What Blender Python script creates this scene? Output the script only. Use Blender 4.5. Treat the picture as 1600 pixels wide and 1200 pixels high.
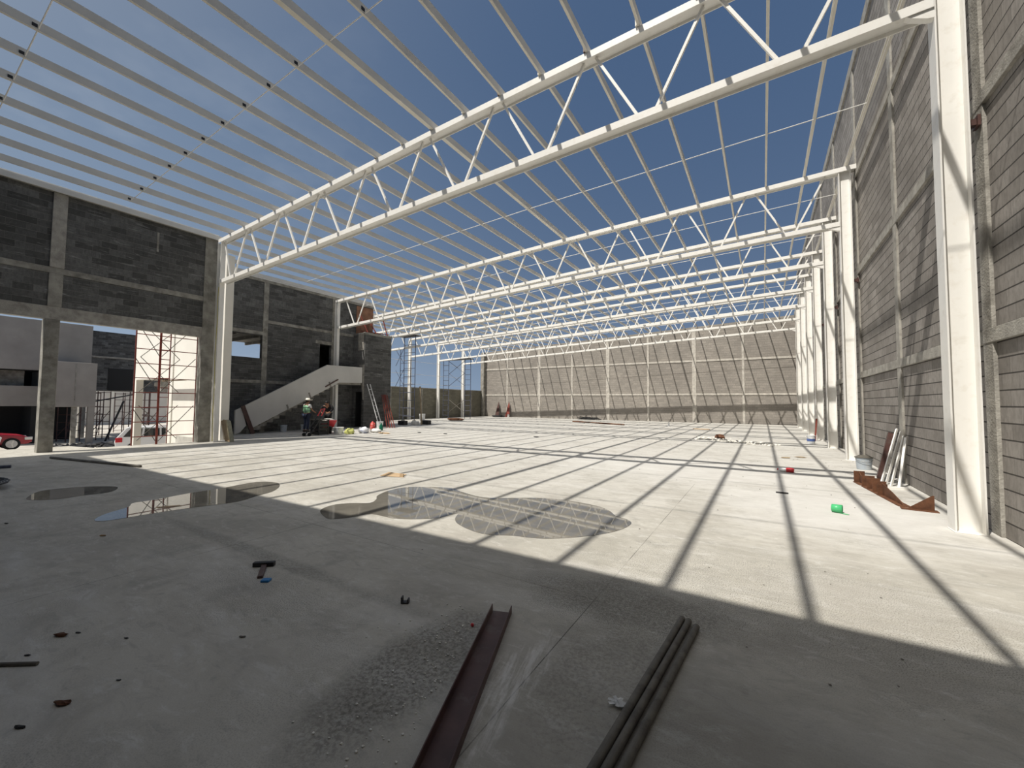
import bpy, bmesh, math, random
from mathutils import Vector, Matrix, Euler
random.seed(7)
S = bpy.context.scene
COL = S.collection
for o in list(bpy.data.objects): bpy.data.objects.remove(o)

# ------------------------------------------------------------------ camera, sky, sun, exposure
YAW, PIT, ROL, FPX = .5500, .0460, .0080, 639.7
F = Vector((-math.sin(YAW)*math.cos(PIT), math.cos(YAW)*math.cos(PIT), math.sin(PIT)))
R = Vector((math.cos(YAW), math.sin(YAW), 0)); U = R.cross(F)
R2 = R*math.cos(ROL)+U*math.sin(ROL); U2 = -R*math.sin(ROL)+U*math.cos(ROL)
cd = bpy.data.cameras.new('camera'); cam = bpy.data.objects.new('camera', cd); COL.objects.link(cam)
cd.sensor_width = 36; cd.lens = 36*FPX/1600; cd.clip_start = .05; cd.clip_end = 500
M = Matrix((R2, U2, -F)).transposed().to_4x4(); M.translation = Vector((0, 0, 1.6)); cam.matrix_world = M
S.camera = cam

SUN_DIR = Vector((.245, .595, -1)).normalized()      # direction the light travels
sd = bpy.data.lights.new('sun', 'SUN'); sun = bpy.data.objects.new('sun', sd); COL.objects.link(sun)
sd.energy = 4.6; sd.angle = math.radians(.55); sd.color = (1, .95, .865)
sun.rotation_euler = SUN_DIR.to_track_quat('-Z', 'Y').to_euler(); sun.location = (-10, -10, 30)

W = bpy.data.worlds.new('sky'); S.world = W; W.use_nodes = True
wt = W.node_tree; wt.nodes.clear()
class NT:
    def __init__(s, t): s.t = t; s.n = t.nodes; s.l = t.links
    def set(s, inp, v):
        if isinstance(v, bpy.types.NodeSocket): s.l.new(v, inp)
        else: inp.default_value = v
    def m(s, op, a, b=None, c=None, clamp=False):
        n = s.n.new('ShaderNodeMath'); n.operation = op; n.use_clamp = clamp
        for i, v in enumerate((a, b, c)):
            if v is not None: s.set(n.inputs[i], v)
        return n.outputs[0]
    def mix(s, f, a, b, mode='MIX'):
        n = s.n.new('ShaderNodeMix'); n.data_type = 'RGBA'; n.blend_type = mode
        s.set(n.inputs['Factor'], f)
        for k, v in ((6, a), (7, b)):
            if not isinstance(v, bpy.types.NodeSocket) and len(v) == 3: v = (*v, 1)
            s.set(n.inputs[k], v)
        return n.outputs[2]
    def noise(s, vec, scale, detail=4, rough=.55, dist=0):
        n = s.n.new('ShaderNodeTexNoise'); s.set(n.inputs['Vector'], vec); n.inputs['Scale'].default_value = scale
        n.inputs['Detail'].default_value = detail; n.inputs['Roughness'].default_value = rough; n.inputs['Distortion'].default_value = dist
        return n.outputs['Fac']
    def ramp(s, f, stops):
        n = s.n.new('ShaderNodeMapRange'); n.clamp = True; s.set(n.inputs[0], f)
        n.inputs[1].default_value, n.inputs[2].default_value, n.inputs[3].default_value, n.inputs[4].default_value = stops
        return n.outputs[0]
    def sep(s, v):
        n = s.n.new('ShaderNodeSeparateXYZ'); s.l.new(v, n.inputs[0]); return n.outputs
    def comb(s, x, y, z):
        n = s.n.new('ShaderNodeCombineXYZ')
        for i, v in enumerate((x, y, z)): s.set(n.inputs[i], v)
        return n.outputs[0]
w = NT(wt)
tc = w.n.new('ShaderNodeTexCoord').outputs['Generated']
dx, dy, dz = w.sep(tc)
el = w.m('MAXIMUM', dz, 0)
hz = w.m('POWER', 2.718, w.m('MULTIPLY', el, -4.2))                     # haze towards the horizon
sw = w.m('POWER', w.m('MAXIMUM', w.m('MULTIPLY', dx, -1), 0), 3.0)          # paler sky towards the west
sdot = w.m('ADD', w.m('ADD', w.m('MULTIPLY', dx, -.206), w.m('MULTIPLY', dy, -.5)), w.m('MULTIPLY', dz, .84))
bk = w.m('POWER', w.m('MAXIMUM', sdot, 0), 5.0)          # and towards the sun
amt = w.m('ADD', w.m('ADD', w.m('MULTIPLY', hz, .62), w.m('MULTIPLY', sw, .5)), 0.0, clamp=True)
cl = w.noise(w.comb(w.m('DIVIDE', dx, w.m('ADD', el, .12)), w.m('DIVIDE', dy, w.m('ADD', el, .12)), 0), .7, 6, .6)
clf = w.m('MULTIPLY', w.ramp(cl, (.58, .8, 0, 1)), w.m('MULTIPLY', sw, .5))
skyc = w.mix(amt, (.058, .108, .212), (.33, .425, .55))
skyc = w.mix(w.m('MULTIPLY', bk, .95), skyc, (1.12, 1.06, .95))       # haze round the sun, out of view, brightened as fill for shaded floor
skyc = w.mix(clf, skyc, (.62, .66, .72))
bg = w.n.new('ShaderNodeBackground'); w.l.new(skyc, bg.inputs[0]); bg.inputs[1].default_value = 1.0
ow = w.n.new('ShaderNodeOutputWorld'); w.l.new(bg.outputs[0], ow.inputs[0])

vs = S.view_settings; vs.view_transform = 'Standard'; vs.look = 'None'; vs.exposure = 0; vs.gamma = 1; vs.use_curve_mapping = False

# ------------------------------------------------------------------ materials
def mat(name, col, rough=.7, metal=0, var=.0, vscale=3, spec=.4, bump=0, bscale=60, dirt=None, dscale=1.5):
    m = bpy.data.materials.new(name); m.use_nodes = True; t = NT(m.node_tree)
    p = t.n['Principled BSDF']; p.inputs['Roughness'].default_value = rough; p.inputs['Metallic'].default_value = metal
    p.inputs['Specular IOR Level'].default_value = spec
    oc = t.n.new('ShaderNodeTexCoord').outputs['Object']
    c = (*col, 1)
    if var:
        f = t.noise(oc, vscale, 5)
        c = t.mix(t.ramp(f, (.3, .7, 0, 1)), [x*(1-var) for x in col], [min(1, x*(1+var)) for x in col])
    if dirt:
        f = t.noise(oc, dscale, 7, .65)
        c = t.mix(t.ramp(f, (.52, .72, 0, .85)), c if not isinstance(c, tuple) else c, dirt)
    t.set(p.inputs['Base Color'], c)
    if bump:
        b = t.n.new('ShaderNodeBump'); b.inputs['Strength'].default_value = bump; b.inputs['Distance'].default_value = .01
        t.l.new(t.noise(oc, bscale, 4), b.inputs['Height']); t.l.new(b.outputs[0], p.inputs['Normal'])
    return m

def block_mat(name, axis, c1, c2, mortar, jlight=.25, bw=.4, bh=.2, stain=.25, off=0.0, smear=False, jw=.028):
    """grey concrete block laid in courses; axis = horizontal coordinate of the wall"""
    m = bpy.data.materials.new(name); m.use_nodes = True; t = NT(m.node_tree)
    p = t.n['Principled BSDF']; p.inputs['Roughness'].default_value = .92; p.inputs['Specular IOR Level'].default_value = .15
    oc = t.n.new('ShaderNodeTexCoord').outputs['Object']; x, y, z = t.sep(oc)
    h = y if axis == 'Y' else x
    h = t.m('ADD', h, 100.0); zz = t.m('ADD', z, 10.0+off)
    row = t.m('FLOOR', t.m('DIVIDE', zz, bh)); fz = t.m('FRACT', t.m('DIVIDE', zz, bh))
    hs = t.m('ADD', t.m('DIVIDE', h, bw), t.m('MULTIPLY', t.m('MODULO', row, 2.0), .5))
    cx = t.m('FLOOR', hs); fx = t.m('FRACT', hs)
    wn = t.n.new('ShaderNodeTexWhiteNoise'); wn.noise_dimensions = '2D'
    t.l.new(t.comb(cx, row, 0), wn.inputs['Vector']); rnd = wn.outputs['Value']
    big = t.noise(oc, .35, 5, .6); fine = t.noise(t.comb(t.m('MULTIPLY', x, 1.0), t.m('MULTIPLY', y, 1.0), t.m('MULTIPLY', z, .45)), 16, 6, .72)
    c = t.mix(rnd, c1, c2)
    c = t.mix(t.ramp(big, (.35, .68, 0, stain)), c, [v*.55 for v in c1])
    c = t.mix(t.ramp(fine, (.42, .7, 0, .6)), c, [v*.55 for v in c1])
    if smear:
        sv = t.comb(t.m('MULTIPLY', x, 1.0), t.m('MULTIPLY', y, 1.0), t.m('MULTIPLY', z, 7.0))
        sm = t.noise(sv, 1.7, 6, .7, .4)
        c = t.mix(t.ramp(sm, (.58, .72, 0, .65)), c, [v*1.9 for v in c2])
    lh = t.m('GREATER_THAN', t.m('ABSOLUTE', t.m('SUBTRACT', fz, .5)), .5-jw)
    lv = t.m('GREATER_THAN', t.m('ABSOLUTE', t.m('SUBTRACT', fx, .5)), .5-.014)
    c = t.mix(t.m('MULTIPLY', lv, jlight), c, mortar)
    c = t.mix(t.m('MULTIPLY', lh, .85), c, mortar)
    t.set(p.inputs['Base Color'], c)
    hgt = t.m('SUBTRACT', t.m('MULTIPLY', fine, .25), t.m('MAXIMUM', lh, t.m('MULTIPLY', lv, .5)))
    b = t.n.new('ShaderNodeBump'); b.inputs['Strength'].default_value = .7; b.inputs['Distance'].default_value = .012
    t.l.new(hgt, b.inputs['Height']); t.l.new(b.outputs[0], p.inputs['Normal'])
    return m

def floor_mat():
    m = bpy.data.materials.new('power floated concrete'); m.use_nodes = True; t = NT(m.node_tree)
    p = t.n['Principled BSDF']; p.inputs['Specular IOR Level'].default_value = .3
    oc = t.n.new('ShaderNodeTexCoord').outputs['Object']; x, y, z = t.sep(oc)
    a = t.noise(oc, .45, 6, .6, .6); b_ = t.noise(oc, 2.3, 7, .62, .5); sp = t.noise(oc, 120, 2, .6); sp2 = t.noise(oc, 14, 5, .7)
    stv = t.comb(t.m('MULTIPLY', x, .35), t.m('MULTIPLY', y, 1.6), 0); st = t.noise(stv, 1.1, 7, .65, .8)
    c = t.mix(t.ramp(a, (.38, .64, 0, 1)), (.43, .41, .36), (.56, .535, .475))
    far = t.ramp(t.m('ADD', y, t.m('MULTIPLY', a, 8.0)), (8, 15, 0, .7))         # pale dust away from the entrance
    c = t.mix(far, c, (.585, .575, .545))
    c = t.mix(t.ramp(b_, (.5, .68, 0, .65)), c, (.36, .345, .31))
    b3 = t.noise(t.comb(t.m('MULTIPLY', x, .6), t.m('MULTIPLY', y, 1.3), 0), 6.5, 8, .72, 1.2)
    c = t.mix(t.ramp(b3, (.53, .68, 0, .6)), c, (.33, .315, .285))
    c = t.mix(t.ramp(b3, (.3, .44, .55, 0)), c, (.69, .68, .65))
    c = t.mix(t.ramp(st, (.5, .72, 0, .6)), c, (.66, .645, .61))
    def blob(cx, cy, sx, sy, soft, sc=2.2, amp=.9):
        dx_ = t.m('DIVIDE', t.m('SUBTRACT', x, cx), sx); dy_ = t.m('DIVIDE', t.m('SUBTRACT', y, cy), sy)
        r = t.m('SQRT', t.m('ADD', t.m('MULTIPLY', dx_, dx_), t.m('MULTIPLY', dy_, dy_)))
        r = t.m('ADD', r, t.m('MULTIPLY', t.m('SUBTRACT', t.noise(oc, sc, 6, .65), .5), amp))
        return t.ramp(r, (.6, .6+soft, 1, 0))
    rgh = t.m('MULTIPLY', t.ramp(t.noise(oc, .9, 4, .5, .4), (.5, .64, 0, 1)), .4)          # patches of open, gravelly finish
    rgh = t.m('MAXIMUM', rgh, t.m('MAXIMUM', blob(.1, 4.2, 1.9, 1.1, .6), blob(-1.1, 3.3, .9, .5, .6)))
    rgh = t.m('MAXIMUM', rgh, t.m('MULTIPLY', blob(-3.6, 1.9, .9, .35, .7), .8))
    c = t.mix(t.m('MULTIPLY', t.ramp(sp, (.52, .58, 0, .95)), t.m('ADD', t.m('MULTIPLY', rgh, .85), .12)), c, (.2, .19, .165))
    c = t.mix(t.ramp(sp2, (.68, .8, 0, .45)), c, (.72, .71, .68))
    b4 = t.noise(t.comb(t.m('MULTIPLY', x, .7), t.m('MULTIPLY', y, 1.5), 7.0), 1.0, 9, .72, .7)
    c = t.mix(t.ramp(b4, (.5, .66, 0, .55)), c, (.37, .345, .305))
    c = t.mix(t.ramp(t.noise(t.comb(x, t.m('MULTIPLY', y, 2.2), 3.0), 3.4, 9, .8, .5), (.55, .63, 0, .4)), c, (.68, .67, .64))
    # saw-cut joints
    def joint(v, v0, step, w_):
        f = t.m('FRACT', t.m('ADD', t.m('DIVIDE', t.m('SUBTRACT', v, v0), step), 20.5))
        return t.m('LESS_THAN', t.m('ABSOLUTE', t.m('SUBTRACT', f, .5)), w_/step)
    j = t.m('MAXIMUM', t.m('MULTIPLY', joint(x, -1.2, 3.84, .0035), t.m('LESS_THAN', y, 9.0)), t.m('MULTIPLY', joint(y, 3.27, 4.0, .0035), t.m('LESS_THAN', x, -1.1)))
    c = t.mix(t.m('MULTIPLY', j, t.ramp(t.noise(oc, 1.3, 3), (.42, .55, .25, .85))), c, (.1, .095, .085))
    # damp oily patch beside the channel in the foreground
    rub = t.ramp(t.noise(oc, 38, 4, .7), (.42, .6, .35, 1))                 # rough aggregate showing through
    wet = t.m('MULTIPLY', t.m('MAXIMUM', blob(-1.85, 1.85, .34, .85, .45), t.m('MULTIPLY', blob(-.95, 3.35, .9, .42, .5), .8)), rub)
    wet = t.m('MAXIMUM', wet, t.m('MULTIPLY', t.m('MULTIPLY', blob(-.8, 2.35, .4, .8, .6), rub), .6))
    wet = t.m('MAXIMUM', wet, t.m('MULTIPLY', t.m('MULTIPLY', blob(-4.6, 2.35, 2.6, .1, .6, 1.4, 1.0), rub), .6))
    wet = t.m('MAXIMUM', wet, t.m('MULTIPLY', blob(-.1, 1.9, .9, .9, .8), .45))
    c = t.mix(t.m('MULTIPLY', wet, .8), c, (.13, .122, .105))
    scr = t.ramp(t.noise(t.comb(t.m('ADD', t.m('MULTIPLY', x, 9.0), t.m('MULTIPLY', y, 2.2)), t.m('MULTIPLY', y, .9), 0), 2.0, 5, .7), (.45, .6, 0, 1))
    wash = t.m('MAXIMUM', t.m('MULTIPLY', blob(-1.28, 2.0, .2, .75, .3, 5, 1.6), scr), t.m('MULTIPLY', blob(.9, 8.0, 1.5, 1.6, .7, 1.3, 1.6), .8))
    wash = t.m('MAXIMUM', wash, t.m('MULTIPLY', blob(-1.5, 11, 3.0, 1.8, .8, 1.1, 1.6), .6))
    c = t.mix(t.m('MULTIPLY', wash, .6), c, (.74, .73, .71))
    t.set(p.inputs['Base Color'], c); t.set(p.inputs['Roughness'], t.ramp(b_, (.3, .7, .62, .85)))
    b = t.n.new('ShaderNodeBump'); b.inputs['Strength'].default_value = .35; b.inputs['Distance'].default_value = .006
    t.l.new(t.m('SUBTRACT', t.m('ADD', t.m('MULTIPLY', sp, rgh), t.m('MULTIPLY', b_, .6)), j), b.inputs['Height']); t.l.new(b.outputs[0], p.inputs['Normal'])
    return m

MT = dict(
    floor=floor_mat(),
    block_r=block_mat('grey block right wall', 'Y', (.28, .258, .235), (.43, .4, .37), (.035, .032, .03), .22, stain=.6, jw=.045),  # the block's own grey tones with dark course joints
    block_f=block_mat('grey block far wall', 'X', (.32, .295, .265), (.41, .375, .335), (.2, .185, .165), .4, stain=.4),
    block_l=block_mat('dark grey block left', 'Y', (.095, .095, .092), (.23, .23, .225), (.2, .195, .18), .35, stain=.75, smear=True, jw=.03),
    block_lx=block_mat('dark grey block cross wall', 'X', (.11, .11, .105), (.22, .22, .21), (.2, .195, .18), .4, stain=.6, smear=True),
    block_y=block_mat('mossy boundary block', 'Y', (.2, .19, .15), (.27, .255, .2), (.13, .12, .1), .4, stain=.6),
    concrete=mat('cast concrete', (.37, .352, .315), .88, var=.25, vscale=5, bump=1, bscale=35, dirt=(.2, .185, .16), dscale=3.5),
    concrete_l=mat('pale cast concrete', (.52, .49, .44), .88, var=.2, vscale=4, dirt=(.36, .33, .29), dscale=3),
    concrete_d=mat('weathered cast concrete', (.3, .288, .255), .9, var=.35, vscale=3.5, bump=.8, dirt=(.14, .128, .108), dscale=2.6),
    white=mat('white painted steel', (.88, .865, .825), .42, var=.03, vscale=1.5, dirt=(.78, .75, .69), dscale=6),
    purlin=mat('pale grey painted purlin steel', (.72, .69, .62), .5, var=.08, vscale=1.2),
    plaster=mat('grey plaster', (.31, .29, .265), .85, var=.12, vscale=.8, bump=.2),
    stairp=mat('pale plaster parapet', (.56, .55, .52), .8, var=.06, vscale=1.2),
    cream=mat('cream plaster', (.82, .79, .72), .85, var=.06, vscale=.8),
    dark=mat('painted interior shade', (.03, .03, .03), .8),  # near-black colour standing in for shade inside doorways and rooms
    black=mat('black steel', (.025, .025, .027), .5),
    rust=mat('rusty steel', (.125, .052, .025), .75, var=.4, vscale=9, bump=.4, dirt=(.13, .06, .03), dscale=7),
    oxide=mat('red oxide primer', (.085, .042, .036), .5, var=.3, vscale=5, dirt=(.13, .1, .085), dscale=6),
    redpaint=mat('red scaffold paint', (.22, .05, .035), .5, var=.25, vscale=6),
    bluepaint=mat('dark blue grey scaffold paint', (.07, .08, .12), .5, var=.2, vscale=6),
    galv=mat('weathered grey tube', (.13, .12, .1), .6, .1, var=.3, vscale=8, dirt=(.045, .04, .033), dscale=9),
    wood=mat('raw timber', (.4, .26, .14), .8, var=.25, vscale=6),
    card=mat('brown cardboard', (.5, .36, .22), .9, var=.1, vscale=5),
    ply=mat('weathered plywood', (.36, .29, .2), .85, var=.2, vscale=5),
    ply_edge=mat('sacking', (.33, .32, .24), .9, var=.2, vscale=9),
    bucket=mat('white plastic pail', (.78, .79, .8), .4, dirt=(.55, .54, .5), dscale=7),
    bucketg=mat('grey plastic pail', (.42, .47, .52), .45, dirt=(.6, .59, .55), dscale=9),
    label=mat('blue pail print', (.1, .16, .4), .5),
    green=mat('green plastic', (.08, .5, .2), .35),
    teal=mat('dark green bottle', (.01, .14, .08), .3),
    red=mat('red plastic', (.65, .05, .06), .4),
    redbag=mat('red and white sack', (.6, .07, .06), .6, dirt=(.85, .8, .75), dscale=9),
    yellow=mat('lime yellow sack', (.6, .62, .2), .6, var=.2, vscale=6),
    bluebag=mat('blue and white sack', (.75, .76, .8), .6, dirt=(.12, .2, .55), dscale=6),
    whitebag=mat('white sack', (.8, .79, .76), .7, var=.1),
    blue=mat('blue plastic', (.02, .2, .5), .4),
    debris=mat('plaster rubble', (.78, .76, .7), .9, var=.15, vscale=12),
    skin=mat('tanned skin', (.35, .18, .11), .55),
    straw=mat('pale straw hat', (.9, .87, .76), .8),
    vest=mat('green safety vest', (.42, .82, .5), .6),
    vestline=mat('dark vest band', (.05, .09, .07), .6),
    shirt=mat('white shirt cloth', (.7, .7, .68), .8),
    jeans=mat('dark blue jeans', (.025, .035, .07), .85),
    tee=mat('black cloth', (.012, .012, .014), .85),
    boot=mat('brown boots', (.05, .035, .025), .6),
    hair=mat('black hair', (.01, .01, .01), .6),
    carred=mat('red car paint', (.35, .015, .03), .25, spec=.6),
    carwhite=mat('white car paint', (.8, .8, .8), .25, spec=.6),
    glass=mat('dark car glass', (.01, .012, .014), .05, spec=.8),
    tyre=mat('black rubber', (.015, .015, .015), .8),
    alloy=mat('grey wheel rim', (.5, .5, .5), .3, .6),
    chrome=mat('bright metal', (.6, .6, .6), .25, .8),
    taillight=mat('red lens', (.5, .01, .02), .2),
    dirt=mat('dusty ground', (.52, .49, .44), .95, var=.2, vscale=.4, bump=.4, bscale=8, dirt=(.34, .31, .27), dscale=.3),
    yard=mat('pale yard wall', (.66, .63, .58), .9, var=.1, vscale=.5),
    cable=mat('yellow green hose', (.45, .4, .12), .5),
    wrap=mat('clear wrinkled film', (.6, .6, .58), .25, var=.2, vscale=30),
    paint_or=mat('rust stained panel', (.3, .16, .1), .9, var=.4, vscale=2.5, bump=.4),
)
def water():
    m = bpy.data.materials.new('standing water on concrete'); m.use_nodes = True; t = NT(m.node_tree)
    p = t.n['Principled BSDF']; p.inputs['Roughness'].default_value = .015; p.inputs['IOR'].default_value = 1.4
    oc = t.n.new('ShaderNodeTexCoord').outputs['Object']
    c = t.mix(t.ramp(t.noise(oc, 1.8, 5), (.35, .65, 0, 1)), (.15, .14, .12), (.21, .195, .165))
    t.set(p.inputs['Base Color'], c); return m
MT['water'] = water()

# ------------------------------------------------------------------ mesh helpers
class MB:
    def __init__(s): s.v = []; s.f = []
    def add(s, vs_, fs):
        n = len(s.v); s.v += [tuple(v) for v in vs_]; s.f += [tuple(i+n for i in f) for f in fs]; return s
    def box(s, x0, x1, y0, y1, z0, z1):
        return s.add([(x0,y0,z0),(x1,y0,z0),(x1,y1,z0),(x0,y1,z0),(x0,y0,z1),(x1,y0,z1),(x1,y1,z1),(x0,y1,z1)],
                     [(3,2,1,0),(4,5,6,7),(0,1,5,4),(1,2,6,5),(2,3,7,6),(3,0,4,7)])
    def frame(s, d, up=None):
        d = d.normalized(); up = Vector(up) if up else (Vector((0,0,1)) if abs(d.z) < .95 else Vector((0,1,0)))
        a = up.cross(d)
        if a.length < 1e-6: a = Vector((1,0,0)).cross(d)
        a.normalize(); b = d.cross(a); return a, b
    def bar(s, p, q, w_, h, up=None):
        p, q = Vector(p), Vector(q); a, b = s.frame(q-p, up); vs_ = []
        for o in (p, q):
            for i, j in ((-1,-1),(1,-1),(1,1),(-1,1)): vs_.append(o+a*i*w_/2+b*j*h/2)
        return s.add(vs_, [(3,2,1,0),(4,5,6,7),(0,1,5,4),(1,2,6,5),(2,3,7,6),(3,0,4,7)])
    def sweep(s, p, q, prof, up=None):
        """closed profile [(side, up)] swept from p to q"""
        p, q = Vector(p), Vector(q); a, b = s.frame(q-p, up); n = len(prof)
        vs_ = [o+a*x+b*y for o in (p, q) for x, y in prof]
        return s.add(vs_, [tuple(range(n))[::-1], tuple(range(n, 2*n))]+[(i, (i+1) % n, n+(i+1) % n, n+i) for i in range(n)])
    def tube(s, pts, r, n=8, cap=True):
        pts = [Vector(p) for p in pts]; rings = []
        for k, p in enumerate(pts):
            d = (pts[min(k+1, len(pts)-1)]-pts[max(k-1, 0)]); a, b = s.frame(d)
            rr = r[k] if isinstance(r, (list, tuple)) else r
            rings.append([p+(a*math.cos(2*math.pi*i/n)+b*math.sin(2*math.pi*i/n))*rr for i in range(n)])
        vs_ = [v for g in rings for v in g]; fs = []
        for k in range(len(pts)-1):
            for i in range(n): fs.append((k*n+i, k*n+(i+1) % n, (k+1)*n+(i+1) % n, (k+1)*n+i))
        if cap: fs += [tuple(range(n))[::-1], tuple(range((len(pts)-1)*n, len(pts)*n))]
        return s.add(vs_, fs)
    def pipe(s, p, q, r, t, n=14):
        """hollow tube"""
        p, q = Vector(p), Vector(q); a, b = s.frame(q-p); vs_ = []
        for o in (p, q):
            for rr in (r, r-t):
                vs_ += [o+(a*math.cos(2*math.pi*i/n)+b*math.sin(2*math.pi*i/n))*rr for i in range(n)]
        fs = []
        for i in range(n):
            j = (i+1) % n
            fs += [(i, j, 2*n+j, 2*n+i), (n+j, n+i, 3*n+i, 3*n+j), (j, i, n+i, n+j), (2*n+i, 2*n+j, 3*n+j, 3*n+i)]
        return s.add(vs_, fs)
    def lathe(s, prof, n=20, c=(0,0,0)):
        vs_ = [(c[0]+r*math.cos(2*math.pi*i/n), c[1]+r*math.sin(2*math.pi*i/n), c[2]+z) for r, z in prof for i in range(n)]
        fs = [(k*n+i, k*n+(i+1) % n, (k+1)*n+(i+1) % n, (k+1)*n+i) for k in range(len(prof)-1) for i in range(n)]
        return s.add(vs_, fs)
    def prism(s, poly, axis, a0, a1):
        """polygon extruded along an axis: X->(y,z), Y->(x,z), Z->(x,y)"""
        n = len(poly)
        def P(p, a): return {'X': (a, p[0], p[1]), 'Y': (p[0], a, p[1]), 'Z': (p[0], p[1], a)}[axis]
        return s.add([P(p, a0) for p in poly]+[P(p, a1) for p in poly],
                     [tuple(range(n))[::-1], tuple(range(n, 2*n))]+[(i, (i+1) % n, n+(i+1) % n, n+i) for i in range(n)])
    def blob(s, c, r, seed=0, n=10, jag=.25):
        rnd = random.Random(seed); vs_ = []; m = n//2
        for k in range(m+1):
            th = math.pi*k/m
            for i in range(n):
                q = 1+rnd.uniform(-jag, jag) if 0 < k < m else 1
                vs_.append((c[0]+r[0]*q*math.sin(th)*math.cos(2*math.pi*i/n), c[1]+r[1]*q*math.sin(th)*math.sin(2*math.pi*i/n), c[2]+r[2]*q*math.cos(th)))
        return s.add(vs_, [(k*n+i, k*n+(i+1) % n, (k+1)*n+(i+1) % n, (k+1)*n+i) for k in range(m) for i in range(n)])
    def build(s, name, material, parent=None, bevel=0, smooth=False, sub=0):
        me = bpy.data.meshes.new(name); me.from_pydata(s.v, [], s.f)
        bm = bmesh.new(); bm.from_mesh(me); bmesh.ops.recalc_face_normals(bm, faces=bm.faces); bm.to_mesh(me); bm.free()
        me.materials.append(MT[material]); o = bpy.data.objects.new(name, me); COL.objects.link(o)
        if parent: o.parent = parent
        if smooth:
            for p in me.polygons: p.use_smooth = True
        if bevel:
            b = o.modifiers.new('b', 'BEVEL'); b.width = bevel; b.segments = 2; b.limit_method = 'ANGLE'
        if sub:
            b = o.modifiers.new('s', 'SUBSURF'); b.levels = b.render_levels = sub
        return o
def tag(o, label=None, cat=None, group=None, kind=None):
    if label: o['label'] = label
    if cat: o['category'] = cat
    if group: o['group'] = group
    if kind: o['kind'] = kind
    return o
def thing(name, label, cat, loc=(0,0,0), rz=0, group=None):
    o = bpy.data.objects.new(name, None); o.empty_display_size = .2; COL.objects.link(o)
    o.location = loc; o.rotation_euler = (0, 0, rz); return tag(o, label, cat, group)
def copy_tree(o, parent=None):
    c = o.copy(); COL.objects.link(c)
    if parent: c.parent = parent
    for ch in list(o.children): copy_tree(ch, c)
    return c
def struct(o): o['kind'] = 'structure'; return o

# ------------------------------------------------------------------ measures
XR, XL4, XL1, XL0 = 2.055, -27.72, -21.83, -17.93
XLs = -27.41
Y0, Y1, BAY, YW = 7.45, 15.385, 3.942, 39.5
YT = [Y0]+[Y1+BAY*k for k in range(6)]
XG, ZG, ZGB = -6.97, 8.439, 6.773
def ztop(x): return 7.483+(ZG-7.483)*(x-XLs)/(XG-XLs) if x < XG else ZG+(8.752-ZG)*(x-XG)/(XR-XG)
def zbot(x): return 5.858+(ZGB-5.858)*(x-XLs)/(XG-XLs) if x < XG else ZGB+(7.108-ZGB)*(x-XG)/(XR-XG)
ORD = ['first', 'second', 'third', 'fourth', 'fifth', 'sixth', 'seventh', 'eighth', 'ninth', 'tenth', 'eleventh', 'twelfth', 'thirteenth', 'fourteenth',
       'fifteenth', 'sixteenth', 'seventeenth', 'eighteenth', 'nineteenth', 'twentieth', 'twenty-first', 'twenty-second', 'twenty-third', 'twenty-fourth',
       'twenty-fifth', 'twenty-sixth', 'twenty-seventh', 'twenty-eighth', 'twenty-ninth', 'thirtieth']

# ------------------------------------------------------------------ floor and ground
b = MB().prism([(-20.3, -1.6), (2.75, -1.6), (2.75, 39.9), (-28.6, 39.9), (-28.6, 18.3), (-22.6, 18.3), (-22.6, 7.9), (-18.95, 7.9), (-18.95, 4.4), (-20.3, 4.1)], 'Z', -1.75, 0)
struct(b.build('floor', 'floor'))
g = MB()
nx, ny = 26, 22
gx = [-140+i*(120/(nx-1)) for i in range(nx)]; gy = [-12+j*(92/(ny-1)) for j in range(ny)]
def gz(x, y):
    h = -1.7+.25*max(0, min(1, (6.5-y)/3))+.05*math.sin(x*1.3+y)+.05*math.sin(y*1.7-x*.4)
    return h if x < -21 else -1.8
g.add([(x, y, gz(x, y)) for y in gy for x in gx], [(j*nx+i, j*nx+i+1, (j+1)*nx+i+1, (j+1)*nx+i) for j in range(ny-1) for i in range(nx-1)])
struct(g.build('floor', 'dirt', smooth=True)).name = 'ground'
bpy.data.objects['ground']['kind'] = 'structure'

# ------------------------------------------------------------------ walls
# right wall
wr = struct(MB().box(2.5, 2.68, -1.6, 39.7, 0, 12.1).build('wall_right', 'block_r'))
for k in range(-2, 8):
    y = 7.6+k*4.03
    if k == -2: y = -.4
    MB().box(2.462, 2.52, y-.12, y+.14, 0, 11.75).build('tie_column', 'concrete', wr, bevel=.006)
for z in (2.5, 5.58, 8.5): MB().box(2.455, 2.52, -1.5, 39.6, z-.09, z+.09).build('bond_beam', 'concrete', wr, bevel=.006)
MB().box(2.45, 2.7, -1.6, 39.72, 11.78, 12.12).build('coping', 'concrete', wr, bevel=.006)
# far wall, top following the roof slope
wb = struct(MB().prism([(-28.6, 0), (2.5, 0), (2.5, 8.83), (-28.6, 7.5)], 'Y', 39.5, 39.68).build('wall_back', 'block_f'))
for x in (-24.84, -20.75, -16.9, -13.08, -9.19, -5.19, -1.38):
    w_ = .17 if round(x) in (-21, -13, -5) else .09
    MB().box(x-w_, x+w_, 39.465, 39.52, 0, 7.5+(x+28.6)*.0428-.08).build('tie_column', 'concrete_l', wb, bevel=.006)
for z in (2.48, 5.45): MB().box(-28.5, 2.48, 39.455, 39.52, z-.085, z+.085).build('bond_beam', 'concrete_l', wb, bevel=.006)
# wall behind the camera: its shadow lies over the near part of the floor
struct(MB().prism([(-18.6, 0), (2.5, 0), (2.5, 8.9), (-18.6, 8.5)], 'Y', -1.6, -1.4).build('wall_front', 'block_lx'))
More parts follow.
